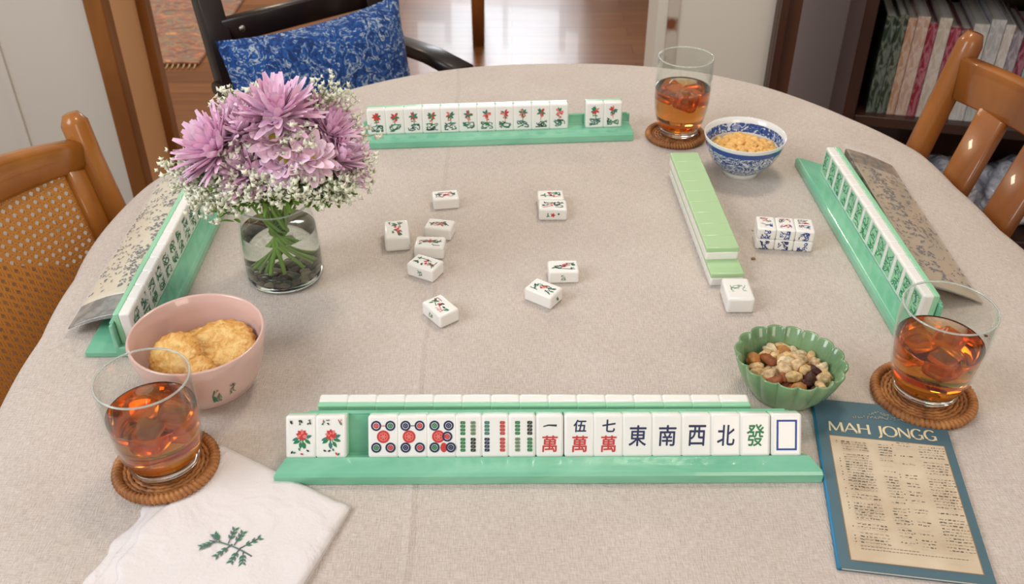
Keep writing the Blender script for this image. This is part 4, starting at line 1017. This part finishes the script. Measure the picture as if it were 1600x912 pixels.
def tea_glass(x, y, z, outer, wall, base, level, label, tealabel, where, seed):
    o_ = smooth(outer); H_ = outer[-1][1]
    t = empty('drinking_glass', (x, y, z), (0, 0, 0), label, 'glass')
    inner = [(max(r_ - wall, 0.0), zz) for r_, zz in o_ if zz > base + 0.004]
    pr_ = [(0.0001, 0.0)] + [(outer[0][0] - 0.003, 0.0)] + o_[1:] + [(outer[-1][0] - wall * .12, H_ + wall * .3), (outer[-1][0] - wall * .5, H_ + wall * .46), (outer[-1][0] - wall * .88, H_ + wall * .3)] + inner[::-1] + [(inner[0][0] - 0.004, base + 0.0008), (0.0001, base)]
    m = M(); m.lathe(pr_, 72); gb_ = m.build('glass_body', m_glass, t)
    rr_ = outer[-1][0] - wall / 2; m = M(); m.lathe([(rr_ + 0.00085 * math.cos(2 * PI * k / 8), H_ + 0.0003 + 0.00085 * math.sin(2 * PI * k / 8)) for k in range(8)], 72, close=True); m.build('rim', m_rim, t)
    m = M(); m.lathe([(0.0001, 0.0003), (outer[0][0] - 0.0035, 0.0003), (outer[0][0] - 0.0004, 0.002), (outer[1][0] - 0.0004, 0.0045), (outer[1][0] - 0.0006, base - 0.0012), (outer[1][0] - 0.004, base - 0.0004), (0.0001, base - 0.0004)], 56); m.build('thick_base', m_base, t)
    tin = [(r_ - 0.0002, zz) for r_, zz in inner if zz < level]
    m = M(); m.lathe([(0.0001, base + 0.0004), (inner[0][0] - 0.0045, base + 0.001)] + tin + [(spl(inner, level) - 0.0002, level + 0.0006), (spl(inner, level) - 0.002, level), (0.0001, level)], 64)
    o = m.build('iced_tea', m_tea, loc=(x, y, z)); tag(o, tealabel, 'iced tea')
    r = random.Random(seed)
    for k in range(3):
        a = k * PI / 1.5 + 0.4 + r.uniform(-.3, .3); q = spl(inner, level) * 0.46; s_ = r.uniform(0.0105, 0.0125)
        bm = bmesh.new(); bmesh.ops.create_cube(bm, size=2 * s_); bmesh.ops.bevel(bm, geom=bm.edges[:], offset=s_ * 0.5, segments=4, profile=0.5, affect='EDGES')
        for v in bm.verts: v.co *= 1 + 0.12 * noise.noise(v.co * 90 + Vector((k, seed, 0)))
        m = M(); m.frombm(bm)
        o = m.build('ice_cube', m_ice, loc=(x + q * math.cos(a), y + q * math.sin(a), z + level - s_ * 1.02), rot=(r.uniform(-.5, .5), r.uniform(-.5, .5), r.uniform(0, 3)))
        tag(o, 'melting ice cube floating in the %s tea glass' % where, 'ice cube', 'ice cubes in the %s tea glass' % where)
tea_glass(-0.2855, 0.5665, TZ + NAPZ + 0.0052, [(0.0262, 0), (0.0285, 0.004), (0.0335, 0.025), (0.0360, 0.05), (0.0367, 0.075), (0.0365, 0.090)], 0.0013, 0.008, 0.056, 'short tumbler on the left wicker coaster, half full of iced tea', 'dark amber iced tea in the left tumbler', 'left', 1)
tea_glass(0.3735, 0.6600, TZ + 0.0062, [(0.0270, 0), (0.0290, 0.004), (0.0345, 0.025), (0.0380, 0.05), (0.0396, 0.075), (0.0393, 0.092)], 0.0013, 0.008, 0.056, 'short tumbler on the right wicker coaster, half full of iced tea', 'dark amber iced tea in the right tumbler', 'right', 2)
tea_glass(0.2255, 1.1900, TZ + 0.0062, [(0.0250, 0), (0.0268, 0.004), (0.0330, 0.022), (0.0368, 0.045), (0.0372, 0.070), (0.0358, 0.106)], 0.0012, 0.008, 0.064, 'tall tumbler on the far wicker coaster, beside the porcelain bowl', 'dark amber iced tea in the far tumbler', 'far', 3)

# ------------------------------------------------------------------ napkin
m_nap = mat('white_cotton', (224, 217, 216), 0.9, sheen=0.1)
bump(m_nap, mth(m_nap, 'ADD', mth(m_nap, 'MULTIPLY', noise_tex(m_nap, coords(m_nap), 24, 3, 0.8), 0.009), mth(m_nap, 'MULTIPLY', noise_tex(m_nap, coords(m_nap), 500, 2), 0.0006)), 0.6, 1.0)
nk = empty('folded_napkin', (-0.22, 0.49, TZ), (0, 0, 0), 'folded white napkin with green embroidered sprig beside the left coaster', 'napkin')
def nap_layer(corners, z0, z1, seed, name, lift=0.0):
    A, B_, C_, D_ = [Vector(c) for c in corners]; N = 36; top = []; bot = []
    for j in range(N + 1):
        for i in range(N + 1):
            u, v_ = i / N, j / N
            p = A * (1 - u) * (1 - v_) + B_ * u * (1 - v_) + C_ * u * v_ + D_ * (1 - u) * v_
            ed = min(u, 1 - u, v_, 1 - v_)
            bow = 0.0
            # left hem bows outward and ripples
            p = p + Vector((-1, -0.15)) * (1 - u) * (0.012 * math.sin(v_ * PI) + 0.008 * noise.noise(Vector((v_ * 9, seed * 3.3, 0))) + 0.003 * abs(math.sin(v_ * 14 + seed * 2)) )
            zz = z1 - 0.0022 * max(0, 1 - ed / 0.04) ** 2 + 0.0006 * noise.noise(Vector((u * 5, v_ * 5, seed))) * min(1, ed * 8) + lift * u ** 3 * v_
            if u > 0.93: p = p + Vector((0.002, 0.0)) 
            top.append((p.x + 0.22, p.y - 0.49, max(zz, z0 + 0.0002))); bot.append((p.x + 0.22, p.y - 0.49, z0))
    n = len(top); q = lambda i, j: j * (N + 1) + i
    fs = [(q(i, j), q(i, j + 1), q(i + 1, j + 1), q(i + 1, j)) for i in range(N) for j in range(N)]
    fs += [(n + q(i, j), n + q(i + 1, j), n + q(i + 1, j + 1), n + q(i, j + 1)) for i in range(N) for j in range(N)]
    per = [q(i, 0) for i in range(N)] + [q(N, j) for j in range(N)] + [q(N - i, N) for i in range(N)] + [q(0, N - j) for j in range(N)]
    fs += [(a, b, n + b, n + a) for a, b in zip(per, per[1:] + per[:1])]
    m = M(); m.add(top + bot, fs, 0, True); return m.build(name, m_nap, nk)
base = [(-0.250, 0.592), (-0.1295, 0.523), (-0.172, 0.390), (-0.300, 0.425)]
for k, (dx, dy, z0, z1) in enumerate([(-0.010, -0.001, 0.0002, 0.0015), (-0.002, -0.003, 0.0017, 0.0030), (0.006, 0.0, 0.0032, 0.0050)]):
    cs = [(base[0][0] + dx * .2, base[0][1]), base[1], base[2], (base[3][0] + dx * 1.6, base[3][1] + dy)]
    top_fold = nap_layer(cs, z0, z1, k, 'cloth_fold', 0.004 if k == 2 else 0.0)
# embroidery
m = M(); r = random.Random(2)
def stitch(pts, rr_=0.0005, mi=0): m.tube([(x, y, 0.0051) for x, y in pts], rr_, 5, mi)
def bez(a, b, c, n=6): return [((1 - t) ** 2 * a[0] + 2 * t * (1 - t) * b[0] + t * t * c[0], (1 - t) ** 2 * a[1] + 2 * t * (1 - t) * b[1] + t * t * c[1]) for t in [k / n for k in range(n + 1)]]
o_ = Vector((0.0085, -0.0085)); SE = 0.82
main = bez((-0.022, 0.006), (-0.002, 0.004), (0.021, -0.012)); stitch([(o_.x + x, o_.y + y) for x, y in main], 0.0006, 1)
br_ = [((-0.012, 0.005), (-0.018, 0.012)), ((-0.004, 0.003), (-0.002, 0.018)), ((0.002, 0.001), (0.006, 0.014)), ((0.008, -0.003), (0.022, 0.008)), ((0.0, 0.002), (-0.010, -0.010)), ((0.008, -0.003), (0.004, -0.016)), ((0.012, -0.006), (0.014, -0.018)), ((-0.016, 0.005), (-0.026, 0.000))]
for a, b in br_:
    stitch([(o_.x + a[0], o_.y + a[1]), (o_.x + b[0], o_.y + b[1])], 0.0005, 1)
    ang = math.atan2(b[1] - a[1], b[0] - a[0])
    for k in range(6):
        f = 0.35 + 0.65 * (k // 2) / 2; px, py = a[0] + (b[0] - a[0]) * f, a[1] + (b[1] - a[1]) * f
        aa = ang + (0.6 if k % 2 else -0.6); L_ = 0.0062
        p0 = Vector((o_.x + px, o_.y + py, 0.0050)); d_ = Vector((math.cos(aa), math.sin(aa), 0)); s_ = Vector((-d_.y, d_.x, 0))
        m.add([p0, p0 + d_ * L_ * .4 + s_ * .0013, p0 + d_ * L_, p0 + d_ * L_ * .4 - s_ * .0013, p0 + d_ * L_ * .45 + Vector((0, 0, .0006))], [(0, 1, 4), (1, 2, 4), (2, 3, 4), (3, 0, 4)], k % 2)
m.v = [(o_.x + (x - o_.x) * SE, o_.y + (y - o_.y) * SE, z + 0.0010) for x, y, z in m.v]
m.build('embroidered_sprig', [mat('green_thread', (62, 130, 100), 0.8), mat('grey_green_thread', (96, 120, 112), 0.8)], top_fold)

# ------------------------------------------------------------------ booklet
bk = empty('game_booklet', (0.2703, 0.6515, TZ), (0, 0, R(-8.4)), 'blue game booklet with cream chart lying at the lower right', 'booklet')
BW, BL = 0.1115, 0.190
def page_block(x0, x1, y0, y1, z0, z1, lift): 
    m = M(); N = 12; top = []; bot = []
    for j in range(N + 1):
        for i in range(N + 1):
            u, v_ = i / N, j / N; z = lift * (v_ ** 3) * (1 - u) ** 2
            x_, y_ = x0 + (x1 - x0) * u, y0 + (y1 - y0) * v_
            top.append((x_, y_, z1 + z)); bot.append((x_, y_, z0 + z))
    n = len(top); q = lambda i, j: j * (N + 1) + i
    fs = [(q(i, j), q(i, j + 1), q(i + 1, j + 1), q(i + 1, j)) for i in range(N) for j in range(N)]
    fs += [(n + q(i, j), n + q(i + 1, j), n + q(i + 1, j + 1), n + q(i, j + 1)) for i in range(N) for j in range(N)]
    per = [q(i, 0) for i in range(N)] + [q(N, j) for j in range(N)] + [q(N - i, N) for i in range(N)] + [q(0, N - j) for j in range(N)]
    fs += [(a, b, n + b, n + a) for a, b in zip(per, per[1:] + per[:1])]
    m.add(top + bot, fs, 0, False); return m
m_cov = mat('slate_blue_cover', (74, 104, 116), 0.45)
m_spn = mat('bright_blue_spine', (44, 120, 160), 0.45)
m_chart = mat('cream_chart_paper', (206, 186, 156), 0.7)
nch = noise_tex(m_chart, coords(m_chart), 30, 3); lk(m_chart, ramp(m_chart, nch, [(0.3, (196, 176, 150)), (0.7, (212, 196, 172))]), bsdf(m_chart).inputs['Base Color'])
page_block(0.0008, BW - 0.001, -0.0006, -BL + 0.0008, 0.0007, 0.0028, 0.0).build('inner_pages', mat('white_pages', (225, 220, 210), 0.8), bk)
fcov = page_block(0.0, BW, 0, -BL, 0.0029, 0.0034, 0.0).build('front_cover', m_cov, bk)
page_block(0.0, BW, 0, -BL, 0.0002, 0.0006, 0.0).build('back_cover', m_cov, bk)
m = M(); m.tube([(0.0002, -0.0002, 0.0018), (0.0002, -BL + 0.0002, 0.0018)], 0.0018, 10); m.build('spine', m_spn, bk)
D = Decal(); D.e = 0.0
def bx(u, v_): return (u * BW, -v_ * BL)
cx0, cx1, cy0, cy1 = 0.085, 0.935, 0.245, 0.955
D.poly([bx(cx0, cy0), bx(cx1, cy0), bx(cx1, cy1), bx(cx0, cy1)], 1)
for a, b in (((cx0, cy0), (cx1, cy0)), ((cx1, cy0), (cx1, cy1)), ((cx1, cy1), (cx0, cy1)), ((cx0, cy1), (cx0, cy0))): D.line([bx(*a), bx(*b)], 0.0007, 2)
# serif-less flared title letters, built from strokes: thick stems, thin hairlines
def letter(ch, x, y, w, h, c=0):
    T_, t_ = 0.0021, 0.0010
    L = lambda pts, ws: D.line([(x + a * w, y + b * h) for a, b in pts], ws, c)
    arc = lambda cx_, cy_, rx, ry, a0, a1, n=14: [(cx_ + rx * math.cos(R(a0 + (a1 - a0) * k / n)), cy_ + ry * math.sin(R(a0 + (a1 - a0) * k / n))) for k in range(n + 1)]
    def arcw(pts):
        ws = []
        for i in range(len(pts)):
            a = pts[max(i - 1, 0)]; b = pts[min(i + 1, len(pts) - 1)]; ws.append(t_ + (T_ - t_) * abs((b[1] - a[1]) * h) / (math.hypot((b[0] - a[0]) * w, (b[1] - a[1]) * h) + 1e-9))
        return ws
    if ch == 'M': L([(0.06, 0), (0.1, 1)], [T_ * .8, t_]); L([(0.1, 1), (0.5, 0.1)], [T_, T_ * .9]); L([(0.5, 0.1), (0.9, 1)], [t_, t_]); L([(0.9, 1), (0.94, 0)], [T_, T_ * 1.1])
    if ch == 'A': L([(0.02, 0), (0.5, 1)], [t_ * 1.2, t_]); L([(0.48, 1), (0.98, 0)], [T_ * .9, T_ * 1.1]); L([(0.22, 0.36), (0.8, 0.36)], [t_, t_])
    if ch == 'H': L([(0.1, 0), (0.1, .5), (0.1, 1)], [T_ * 1.1, T_ * .85, T_ * 1.1]); L([(0.9, 0), (0.9, .5), (0.9, 1)], [T_ * 1.1, T_ * .85, T_ * 1.1]); L([(0.1, 0.52), (0.9, 0.52)], [t_, t_])
    if ch == 'J': L([(0.7, 1), (0.7, 0.1), (0.55, -0.16), (0.2, -0.26)], [T_ * 1.1, T_ * .9, T_ * .9, t_])
    if ch == 'O': p = arc(0.5, 0.5, 0.46, 0.52, 0, 360, 26); L(p, arcw(p))
    if ch == 'N': L([(0.1, 0), (0.1, 1)], [t_ * 1.3, t_ * 1.2]); L([(0.08, 1), (0.9, 0.0)], [T_, T_]); L([(0.9, 0), (0.9, 1)], [t_ * 1.2, t_ * 1.4])
    if ch == 'G':
        p = arc(0.52, 0.5, 0.46, 0.52, 45, 315, 20); L(p, arcw(p)); L([(0.88, 0.42), (0.88, 0.02)], [T_ * .9, T_]); L([(0.6, 0.42), (0.96, 0.42)], [t_, t_])
tx, ty, th_ = 0.092 * BW, -0.215 * BL, 0.0145
for ch, w in (('M', 0.0135), ('A', 0.0120), ('H', 0.0112), (' ', 0.0046), ('J', 0.0062), ('O', 0.0128), ('N', 0.0112), ('G', 0.0112), ('G', 0.0112)):
    if ch != ' ': letter(ch, tx, ty, w * 0.9, th_ * 0.82)
    tx += w * 0.965
# illegible small ornament line above the title
r = random.Random(9)
for k in range(26):
    u = 0.30 + 0.52 * k / 25; D.scribble(u * BW, -(0.108 - 0.012 * math.sin((u - .3) / .52 * PI)) * BL, 0.0024, 0.0030, 3, r, 2, 0.0005)
for k in range(7): D.scribble((0.50 + 0.022 * (k - 3)) * BW, -(0.066 + 0.004 * abs(k - 3)) * BL, 0.0022, 0.0030, 3, r, 2, 0.0005)
# printed chart rows
for col, (u0, u1, dens) in enumerate([(0.16, 0.36, 1.0), (0.42, 0.52, .8), (0.56, 0.66, .7), (0.71, 0.90, 1.0)]):
    for row in range(40):
        v_ = 0.283 + row * 0.0165
        if v_ > 0.90: break
        if r.random() > 0.86 * dens: continue
        u = u0 + r.uniform(0, .01)
        while u < u1 - 0.01:
            w = r.uniform(0.008, 0.03); D.line([bx(u, v_ + r.uniform(-.002, .002)), bx(min(u + w, u1), v_ + r.uniform(-.002, .002))], r.choice([0.0004, 0.0006, 0.0009, 0.0012]), 4 if r.random() < .75 else 5)
            u += w + r.uniform(0.004, 0.014)
        if col in (0, 2) and r.random() < .6: D.disc((u0 - 0.03) * BW, -v_ * BL, 0.0006, 4, 8)
for v_, u0, u1 in ((0.262, 0.13, 0.30), (0.262, 0.45, 0.80), (0.935, 0.14, 0.82), (0.922, 0.14, 0.5)):
    u = u0
    while u < u1: w = r.uniform(0.01, 0.025); D.line([bx(u, v_), bx(u + w, v_)], 0.0006, 4); u += w + 0.006
D.m.build('cover_print', [mat('cream_lettering', (222, 206, 170), 0.6), m_chart, mat('chart_border', (150, 122, 84), 0.7), mat('gold_print', (176, 168, 140), 0.6), mat('chart_ink', (84, 74, 66), 0.7), mat('faded_ink', (136, 118, 98), 0.7)], fcov, loc=(0, 0, 0.00345))

# ------------------------------------------------------------------ vase, water, pebbles
VC = Vector((-0.2430, 0.8540, TZ))
outer = [(0.0370, 0), (0.0405, 0.004), (0.0418, 0.018), (0.0412, 0.040), (0.0400, 0.062), (0.0372, 0.078), (0.0352, 0.085), (0.0362, 0.090)]
o_ = smooth(outer)
t = empty('flower_vase', VC, (0, 0, 0), 'clear glass jar vase holding the pink and white bouquet', 'vase')
inner = [(r_ - 0.0017, z_) for r_, z_ in o_ if z_ > 0.010]
m = M(); m.lathe([(0.0001, 0), (0.034, 0)] + o_[1:] + [(0.0354, 0.0907)] + inner[::-1] + [(inner[0][0] - 0.003, 0.0066), (0.0001, 0.006)], 72); m.build('glass_body', m_glass, t)
m = M(); m.lathe([(0.0353 + 0.0010 * math.cos(2 * PI * k / 8), 0.0905 + 0.0010 * math.sin(2 * PI * k / 8)) for k in range(8)], 72, close=True); m.build('rim', m_rim, t)
m = M(); m.lathe([(0.0001, 0.0003), (0.034, 0.0003), (0.0385, 0.003), (0.0390, 0.0052), (0.0001, 0.0056)], 56); m.build('thick_base', m_base, t)
lev = 0.060
m_wat = mat('water', (255, 255, 255), 0.0, trans=1.0, ior=1.33)
va = nd(m_wat, 'ShaderNodeVolumeAbsorption'); va.inputs['Color'].default_value = (*lin((200, 225, 200)), 1); va.inputs['Density'].default_value = 2
lk(m_wat, va.outputs[0], m_wat.node_tree.nodes['Material Output'].inputs['Volume'])
m = M(); m.lathe([(0.0001, 0.0064), (inner[0][0] - 0.0035, 0.0070)] + [(r_ - 0.0002, z_) for r_, z_ in inner if z_ < lev] + [(spl(inner, lev) - 0.0002, lev), (0.0001, lev)], 64)
tag(m.build('vase_water', m_wat, loc=VC), 'clear water filling the lower two thirds of the glass vase', 'water')
pb = []
for i, c in enumerate([(80, 68, 56), (112, 96, 78), (60, 62, 52), (140, 126, 104)]):
    m = M(); m.lump((0, 0, 0), 0.0052, i + 60, amp=0.2, sub=2, sc=(1.1, 0.9, 0.6)); pb.append(m.mesh('pebble', mat('pebble_stone_%d' % i, c, 0.4)))
r = random.Random(8); pts = []
for _ in range(6000):
    a = r.uniform(0, 2 * PI); q = math.sqrt(r.random()) * 0.0335; p = Vector((q * math.cos(a), q * math.sin(a), 0.0095))
    if all((p - o2).length > 0.0078 for o2 in pts): pts.append(p)
for i, p in enumerate(pts):
    o = bpy.data.objects.new('pebble', pb[i % 4]); C.objects.link(o); o.location = VC + p; o.rotation_euler = (r.uniform(-.3, .3), r.uniform(-.3, .3), r.uniform(0, 6))
    tag(o, 'dark pebble at the bottom of the glass vase', 'pebble', 'pebbles in the vase')

# ------------------------------------------------------------------ flowers
m_pet = mat('pink_petal', (240, 204, 232), 0.6, sss=0.3)
npz = noise_tex(m_pet, coords(m_pet), 60, 2); lk(m_pet, ramp(m_pet, npz, [(0.3, (232, 184, 214)), (0.55, (242, 206, 230)), (0.8, (250, 234, 242))]), bsdf(m_pet).inputs['Base Color'])
m_petp = mat('pale_pink_petal', (242, 212, 226), 0.6, sss=0.3)
m_ctr = mat('yellow_green_center', (176, 170, 60), 0.7)
m_stem = mat('green_stem', (134, 172, 84), 0.5); m_leaf = mat('green_leaf', (122, 164, 72), 0.5)
m_bab = mat('white_blossom', (236, 238, 218), 0.7, sss=0.1)
m_thin = mat('thin_green_stem', (150, 166, 112), 0.6)
neck = lambda i, n: Vector((0.024 * math.cos(i * 2.399), 0.024 * math.sin(i * 2.399), 0.088)) * 1.0
def stem_path(head, i, n):
    """inside the jar the stems cross, then fan out through the neck"""
    a = i * 2.399; q = 0.35 + 0.65 * ((i * 7) % 10) / 9; nk_ = Vector((0.024 * math.cos(a) * q, 0.024 * math.sin(a) * q, 0.088))
    a2 = a + PI + 0.9; bt = Vector((0.026 * math.cos(a2) * (0.6 + .4 * q), 0.026 * math.sin(a2) * (0.6 + .4 * q), 0.018)); mid = Vector((0.0085 * math.cos(a + 1.5), 0.0085 * math.sin(a + 1.5), 0.052))
    h = head; c1 = nk_ + (h - nk_) * 0.4 + Vector((0, 0, 0.012))
    pts = [bt, mid, nk_, c1, (c1 + h) / 2 + Vector((0, 0, 0.004)), h]
    return pts
def petal(m, base, ang, elev, L, w, curl, mi, seedv, T):
    """ribbon-like petal growing from base in direction ang/elev, curling up"""
    ca, sa = math.cos(ang), math.sin(ang); vs = []; N = 5
    e = elev; p = Vector((0, 0, 0)); side = Vector((-sa, ca, 0))
    prof = [0.35, 0.8, 1.0, 1.0, 0.85, 0.4]
    for i in range(N + 1):
        d_ = Vector((ca * math.cos(e), sa * math.cos(e), math.sin(e)))
        up = d_.cross(side)
        ww = w * prof[i] / 2
        vs += [base + p + side * ww - up * ww * -0.45, base + p, base + p - side * ww - up * ww * -0.45]
        p = p + d_ * (L / N); e += curl / N
    m.add(vs, [(3 * i + k, 3 * i + 3 + k, 3 * i + 4 + k, 3 * i + 1 + k) for i in range(N) for k in (0, 1)], mi, True, T)
def mum(i, head, tilt_dir, tilt, size, label, style=0):
    """head centre (relative to vase), tilted; children: petals, flower_center, stem, leaf"""
    t = empty('chrysanthemum', VC, (0, 0, 0), label, 'flower', 'pink chrysanthemums in the vase')
    r = random.Random(i * 5 + 1)
    T = Matrix.Translation(head) @ Matrix.Rotation(tilt_dir, 4, 'Z') @ Matrix.Rotation(tilt, 4, 'Y')
    m = M()
    layers = [(22, 1.0, 0.0, 0.25), (24, 1.0, 0.28, 0.3), (22, 0.97, 0.55, 0.3), (18, 0.9, 0.85, 0.3), (12, 0.78, 1.12, 0.2)] if style == 0 else [(15, 1.0, 0.0, 0.3), (13, 0.9, 0.35, 0.4), (8, 0.6, 0.7, 0.5)]
    for (n, l, e, cu_) in layers:
        for k in range(n):
            a = 2 * PI * (k + r.random() * 0.6) / n
            petal(m, Vector((0, 0, 0)), a, e + r.uniform(-.14, .14), size * l * r.uniform(0.82, 1.12), size * (0.20 if style == 0 else 0.40), cu_ + r.uniform(-.3, .3), 0, 0, T)
    m.build('petals', m_pet if style == 0 or i % 2 else m_petp, t)
    m = M(); m.lump((0, 0, 0), size * (0.16 if style == 0 else 0.2), i, sc=(1, 1, 0.7)); m.v = [tuple(T @ (Vector(v) + Vector((0, 0, size * 0.10)))) for v in m.v]; m.build('flower_center', m_ctr, t)
    m = M(); pts = stem_path(head, i, 10); m.tube(pts, [0.0018, 0.0018, 0.0018, 0.0018, 0.0018, 0.0016], 8)
    m.build('stem', m_stem, t)
    for s_ in range(5):
        f = (pts[2] + (pts[3] - pts[2]) * 0.4 * (s_ + 1) if s_ < 2 else pts[3] + (pts[5] - pts[3]) * (0.15 + 0.3 * (s_ - 2))); a = r.uniform(0, 2 * PI)
        m = M(); petal(m, f, a, 0.5, 0.030, 0.010, -0.9, 0, 0, None); m.build('leaf', m_leaf, t)
H = lambda x, y, z: Vector((x, y, z)) - Vector((VC.x, VC.y, 0))
mums = [(H(-0.222, 0.842, 0.190), R(-80), 0.10, 0.044, 'largest pink chrysanthemum at the top of the bouquet', 0),
        (H(-0.278, 0.828, 0.160), R(195), 0.75, 0.048, 'wide pink chrysanthemum facing left on the bouquet', 0),
        (H(-0.262, 0.862, 0.172), R(130), 0.4, 0.036, 'pink chrysanthemum behind the left-facing one', 0),
        (H(-0.214, 0.806, 0.160), R(-85), 0.65, 0.030, 'pink flower with yellow centre at the front middle of the bouquet', 1),
        (H(-0.190, 0.872, 0.168), R(20), 0.35, 0.038, 'pink chrysanthemum at the back right of the bouquet', 0),
        (H(-0.170, 0.836, 0.145), R(-10), 0.7, 0.036, 'pink chrysanthemum lowest at the right of the bouquet', 0),
        (H(-0.192, 0.812, 0.160), R(-55), 0.6, 0.031, 'pale pink flower with yellow centre right of the front middle one', 1),
        (H(-0.248, 0.810, 0.146), R(-115), 0.7, 0.034, 'pink chrysanthemum at the front left of the bouquet centre', 0),
        (H(-0.222, 0.818, 0.176), R(-90), 0.35, 0.032, 'pale pink flower just below the topmost chrysanthemum', 1),
        (H(-0.252, 0.832, 0.176), R(160), 0.3, 0.032, 'pink chrysanthemum between the topmost and the left-facing ones', 0),
        (H(-0.178, 0.850, 0.166), R(-30), 0.4, 0.032, 'pink chrysanthemum just above the lowest right one', 0)]
for i, (h, td, tl, sz, lb, st) in enumerate(mums): mum(i, h, td, tl, sz, lb, st)

# baby's breath sprays
bl = M(); bl.lump((0, 0, 0), 1.0, 1, sub=1, sc=(1, 1, 0.8), amp=0.4)
def spray(i, head, n, spread, label, green=0.25):
    long_stem = i % 4 == 0
    t = empty('white_filler_spray', VC, (0, 0, 0), label, 'flower', 'white filler sprays in the vase')
    r = random.Random(100 + i)
    ms = M(); mb = M(); ml = M()
    pts = stem_path(head * 0.78 + Vector((0, 0, 0.086 * 0.22)), i + 10, 30)
    ms.tube(pts if long_stem else pts[2:], [0.0012, 0.0012, 0.0012, 0.001, 0.0009, 0.0008][0 if long_stem else 2:], 5)
    jn = pts[-1]
    for k in range(n):
        d_ = Vector((r.gauss(0, 1), r.gauss(0, 1), r.gauss(0, 0.8))).normalized() * spread * r.uniform(0.35, 1.0)
        e = head + d_; mid = (jn + e) / 2 + Vector((0, 0, 0.004)) + Vector((r.uniform(-.003, .003), r.uniform(-.003, .003), 0))
        if r.random() < 0.6: ms.tube([jn, mid, e], [0.0006, 0.0005, 0.0004], 3, cap=False)
        for q in range(2 if r.random() < 0.6 else 1):
            c = e + Vector((r.uniform(-.004, .004), r.uniform(-.004, .004), r.uniform(-.003, .004))); s_ = r.uniform(0.0019, 0.0036)
            # five small petals round a bud
            ax = Vector((r.uniform(-1, 1), r.uniform(-1, 1), r.uniform(0.2, 1))).normalized(); u = ax.orthogonal().normalized(); w = ax.cross(u)
            vs = [c + ax * s_ * 0.3]
            for z_ in range(8):
                a = z_ * PI / 4; rr_ = s_ * (1.25 if z_ % 2 == 0 else 0.75); vs.append(c + (u * math.cos(a) + w * math.sin(a)) * rr_ + ax * s_ * (0.5 if z_ % 2 == 0 else 0.1))
            vs.append(c - ax * s_ * 0.7)
            mb.add(vs, [(0, 1 + z_, 1 + (z_ + 1) % 8) for z_ in range(8)] + [(9, 1 + (z_ + 1) % 8, 1 + z_) for z_ in range(8)], 0, True)
            if q == 1: ms.tube([e, c], 0.0003, 3, cap=False)
    for k in range(int(n * green)):
        f = jn + Vector((r.uniform(-1, 1), r.uniform(-1, 1), r.uniform(-1, .6))) * spread * 0.55
        petal(ml, f, r.uniform(0, 6.28), r.uniform(-.5, 1), r.uniform(.008, .016), r.uniform(.003, .006), -0.5, 0, 0, None)
    ms.build('stem', m_thin, t); mb.build('blossom_cluster', m_bab, t)
    if ml.v: ml.build('leaf_cluster', m_leaf, t)
sp = [((-0.322, 0.83, 0.142), 'left'), ((-0.314, 0.84, 0.126), 'left'), ((-0.298, 0.81, 0.122), 'left front'), ((-0.284, 0.80, 0.132), 'left front'), ((-0.278, 0.79, 0.122), 'front'), ((-0.256, 0.790, 0.138), 'front'),
      ((-0.236, 0.786, 0.142), 'front'), ((-0.215, 0.790, 0.144), 'front'), ((-0.195, 0.790, 0.142), 'front'), ((-0.176, 0.800, 0.136), 'right front'), ((-0.165, 0.810, 0.128), 'right front'), ((-0.158, 0.830, 0.124), 'right'),
      ((-0.148, 0.845, 0.138), 'right'), ((-0.150, 0.860, 0.160), 'right'), ((-0.168, 0.880, 0.182), 'right back'), ((-0.180, 0.870, 0.200), 'back'), ((-0.276, 0.880, 0.188), 'back'),
      ((-0.305, 0.830, 0.140), 'left'), ((-0.240, 0.80, 0.145), 'middle'), ((-0.20, 0.80, 0.142), 'middle'), ((-0.268, 0.80, 0.135), 'front'), ((-0.170, 0.82, 0.140), 'right'), ((-0.222, 0.800, 0.140), 'front'), ((-0.31, 0.85, 0.125), 'left'), ((-0.256, 0.812, 0.162), 'middle'), ((-0.200, 0.812, 0.176), 'middle'), ((-0.240, 0.858, 0.196), 'back')]
cnt = {}
for i, ((x, y, z), wh) in enumerate(sp):
    spray(i, H(x, y, z), 44, 0.022, 'airy spray of tiny white blossoms among the pink flowers in the vase', 0.55)
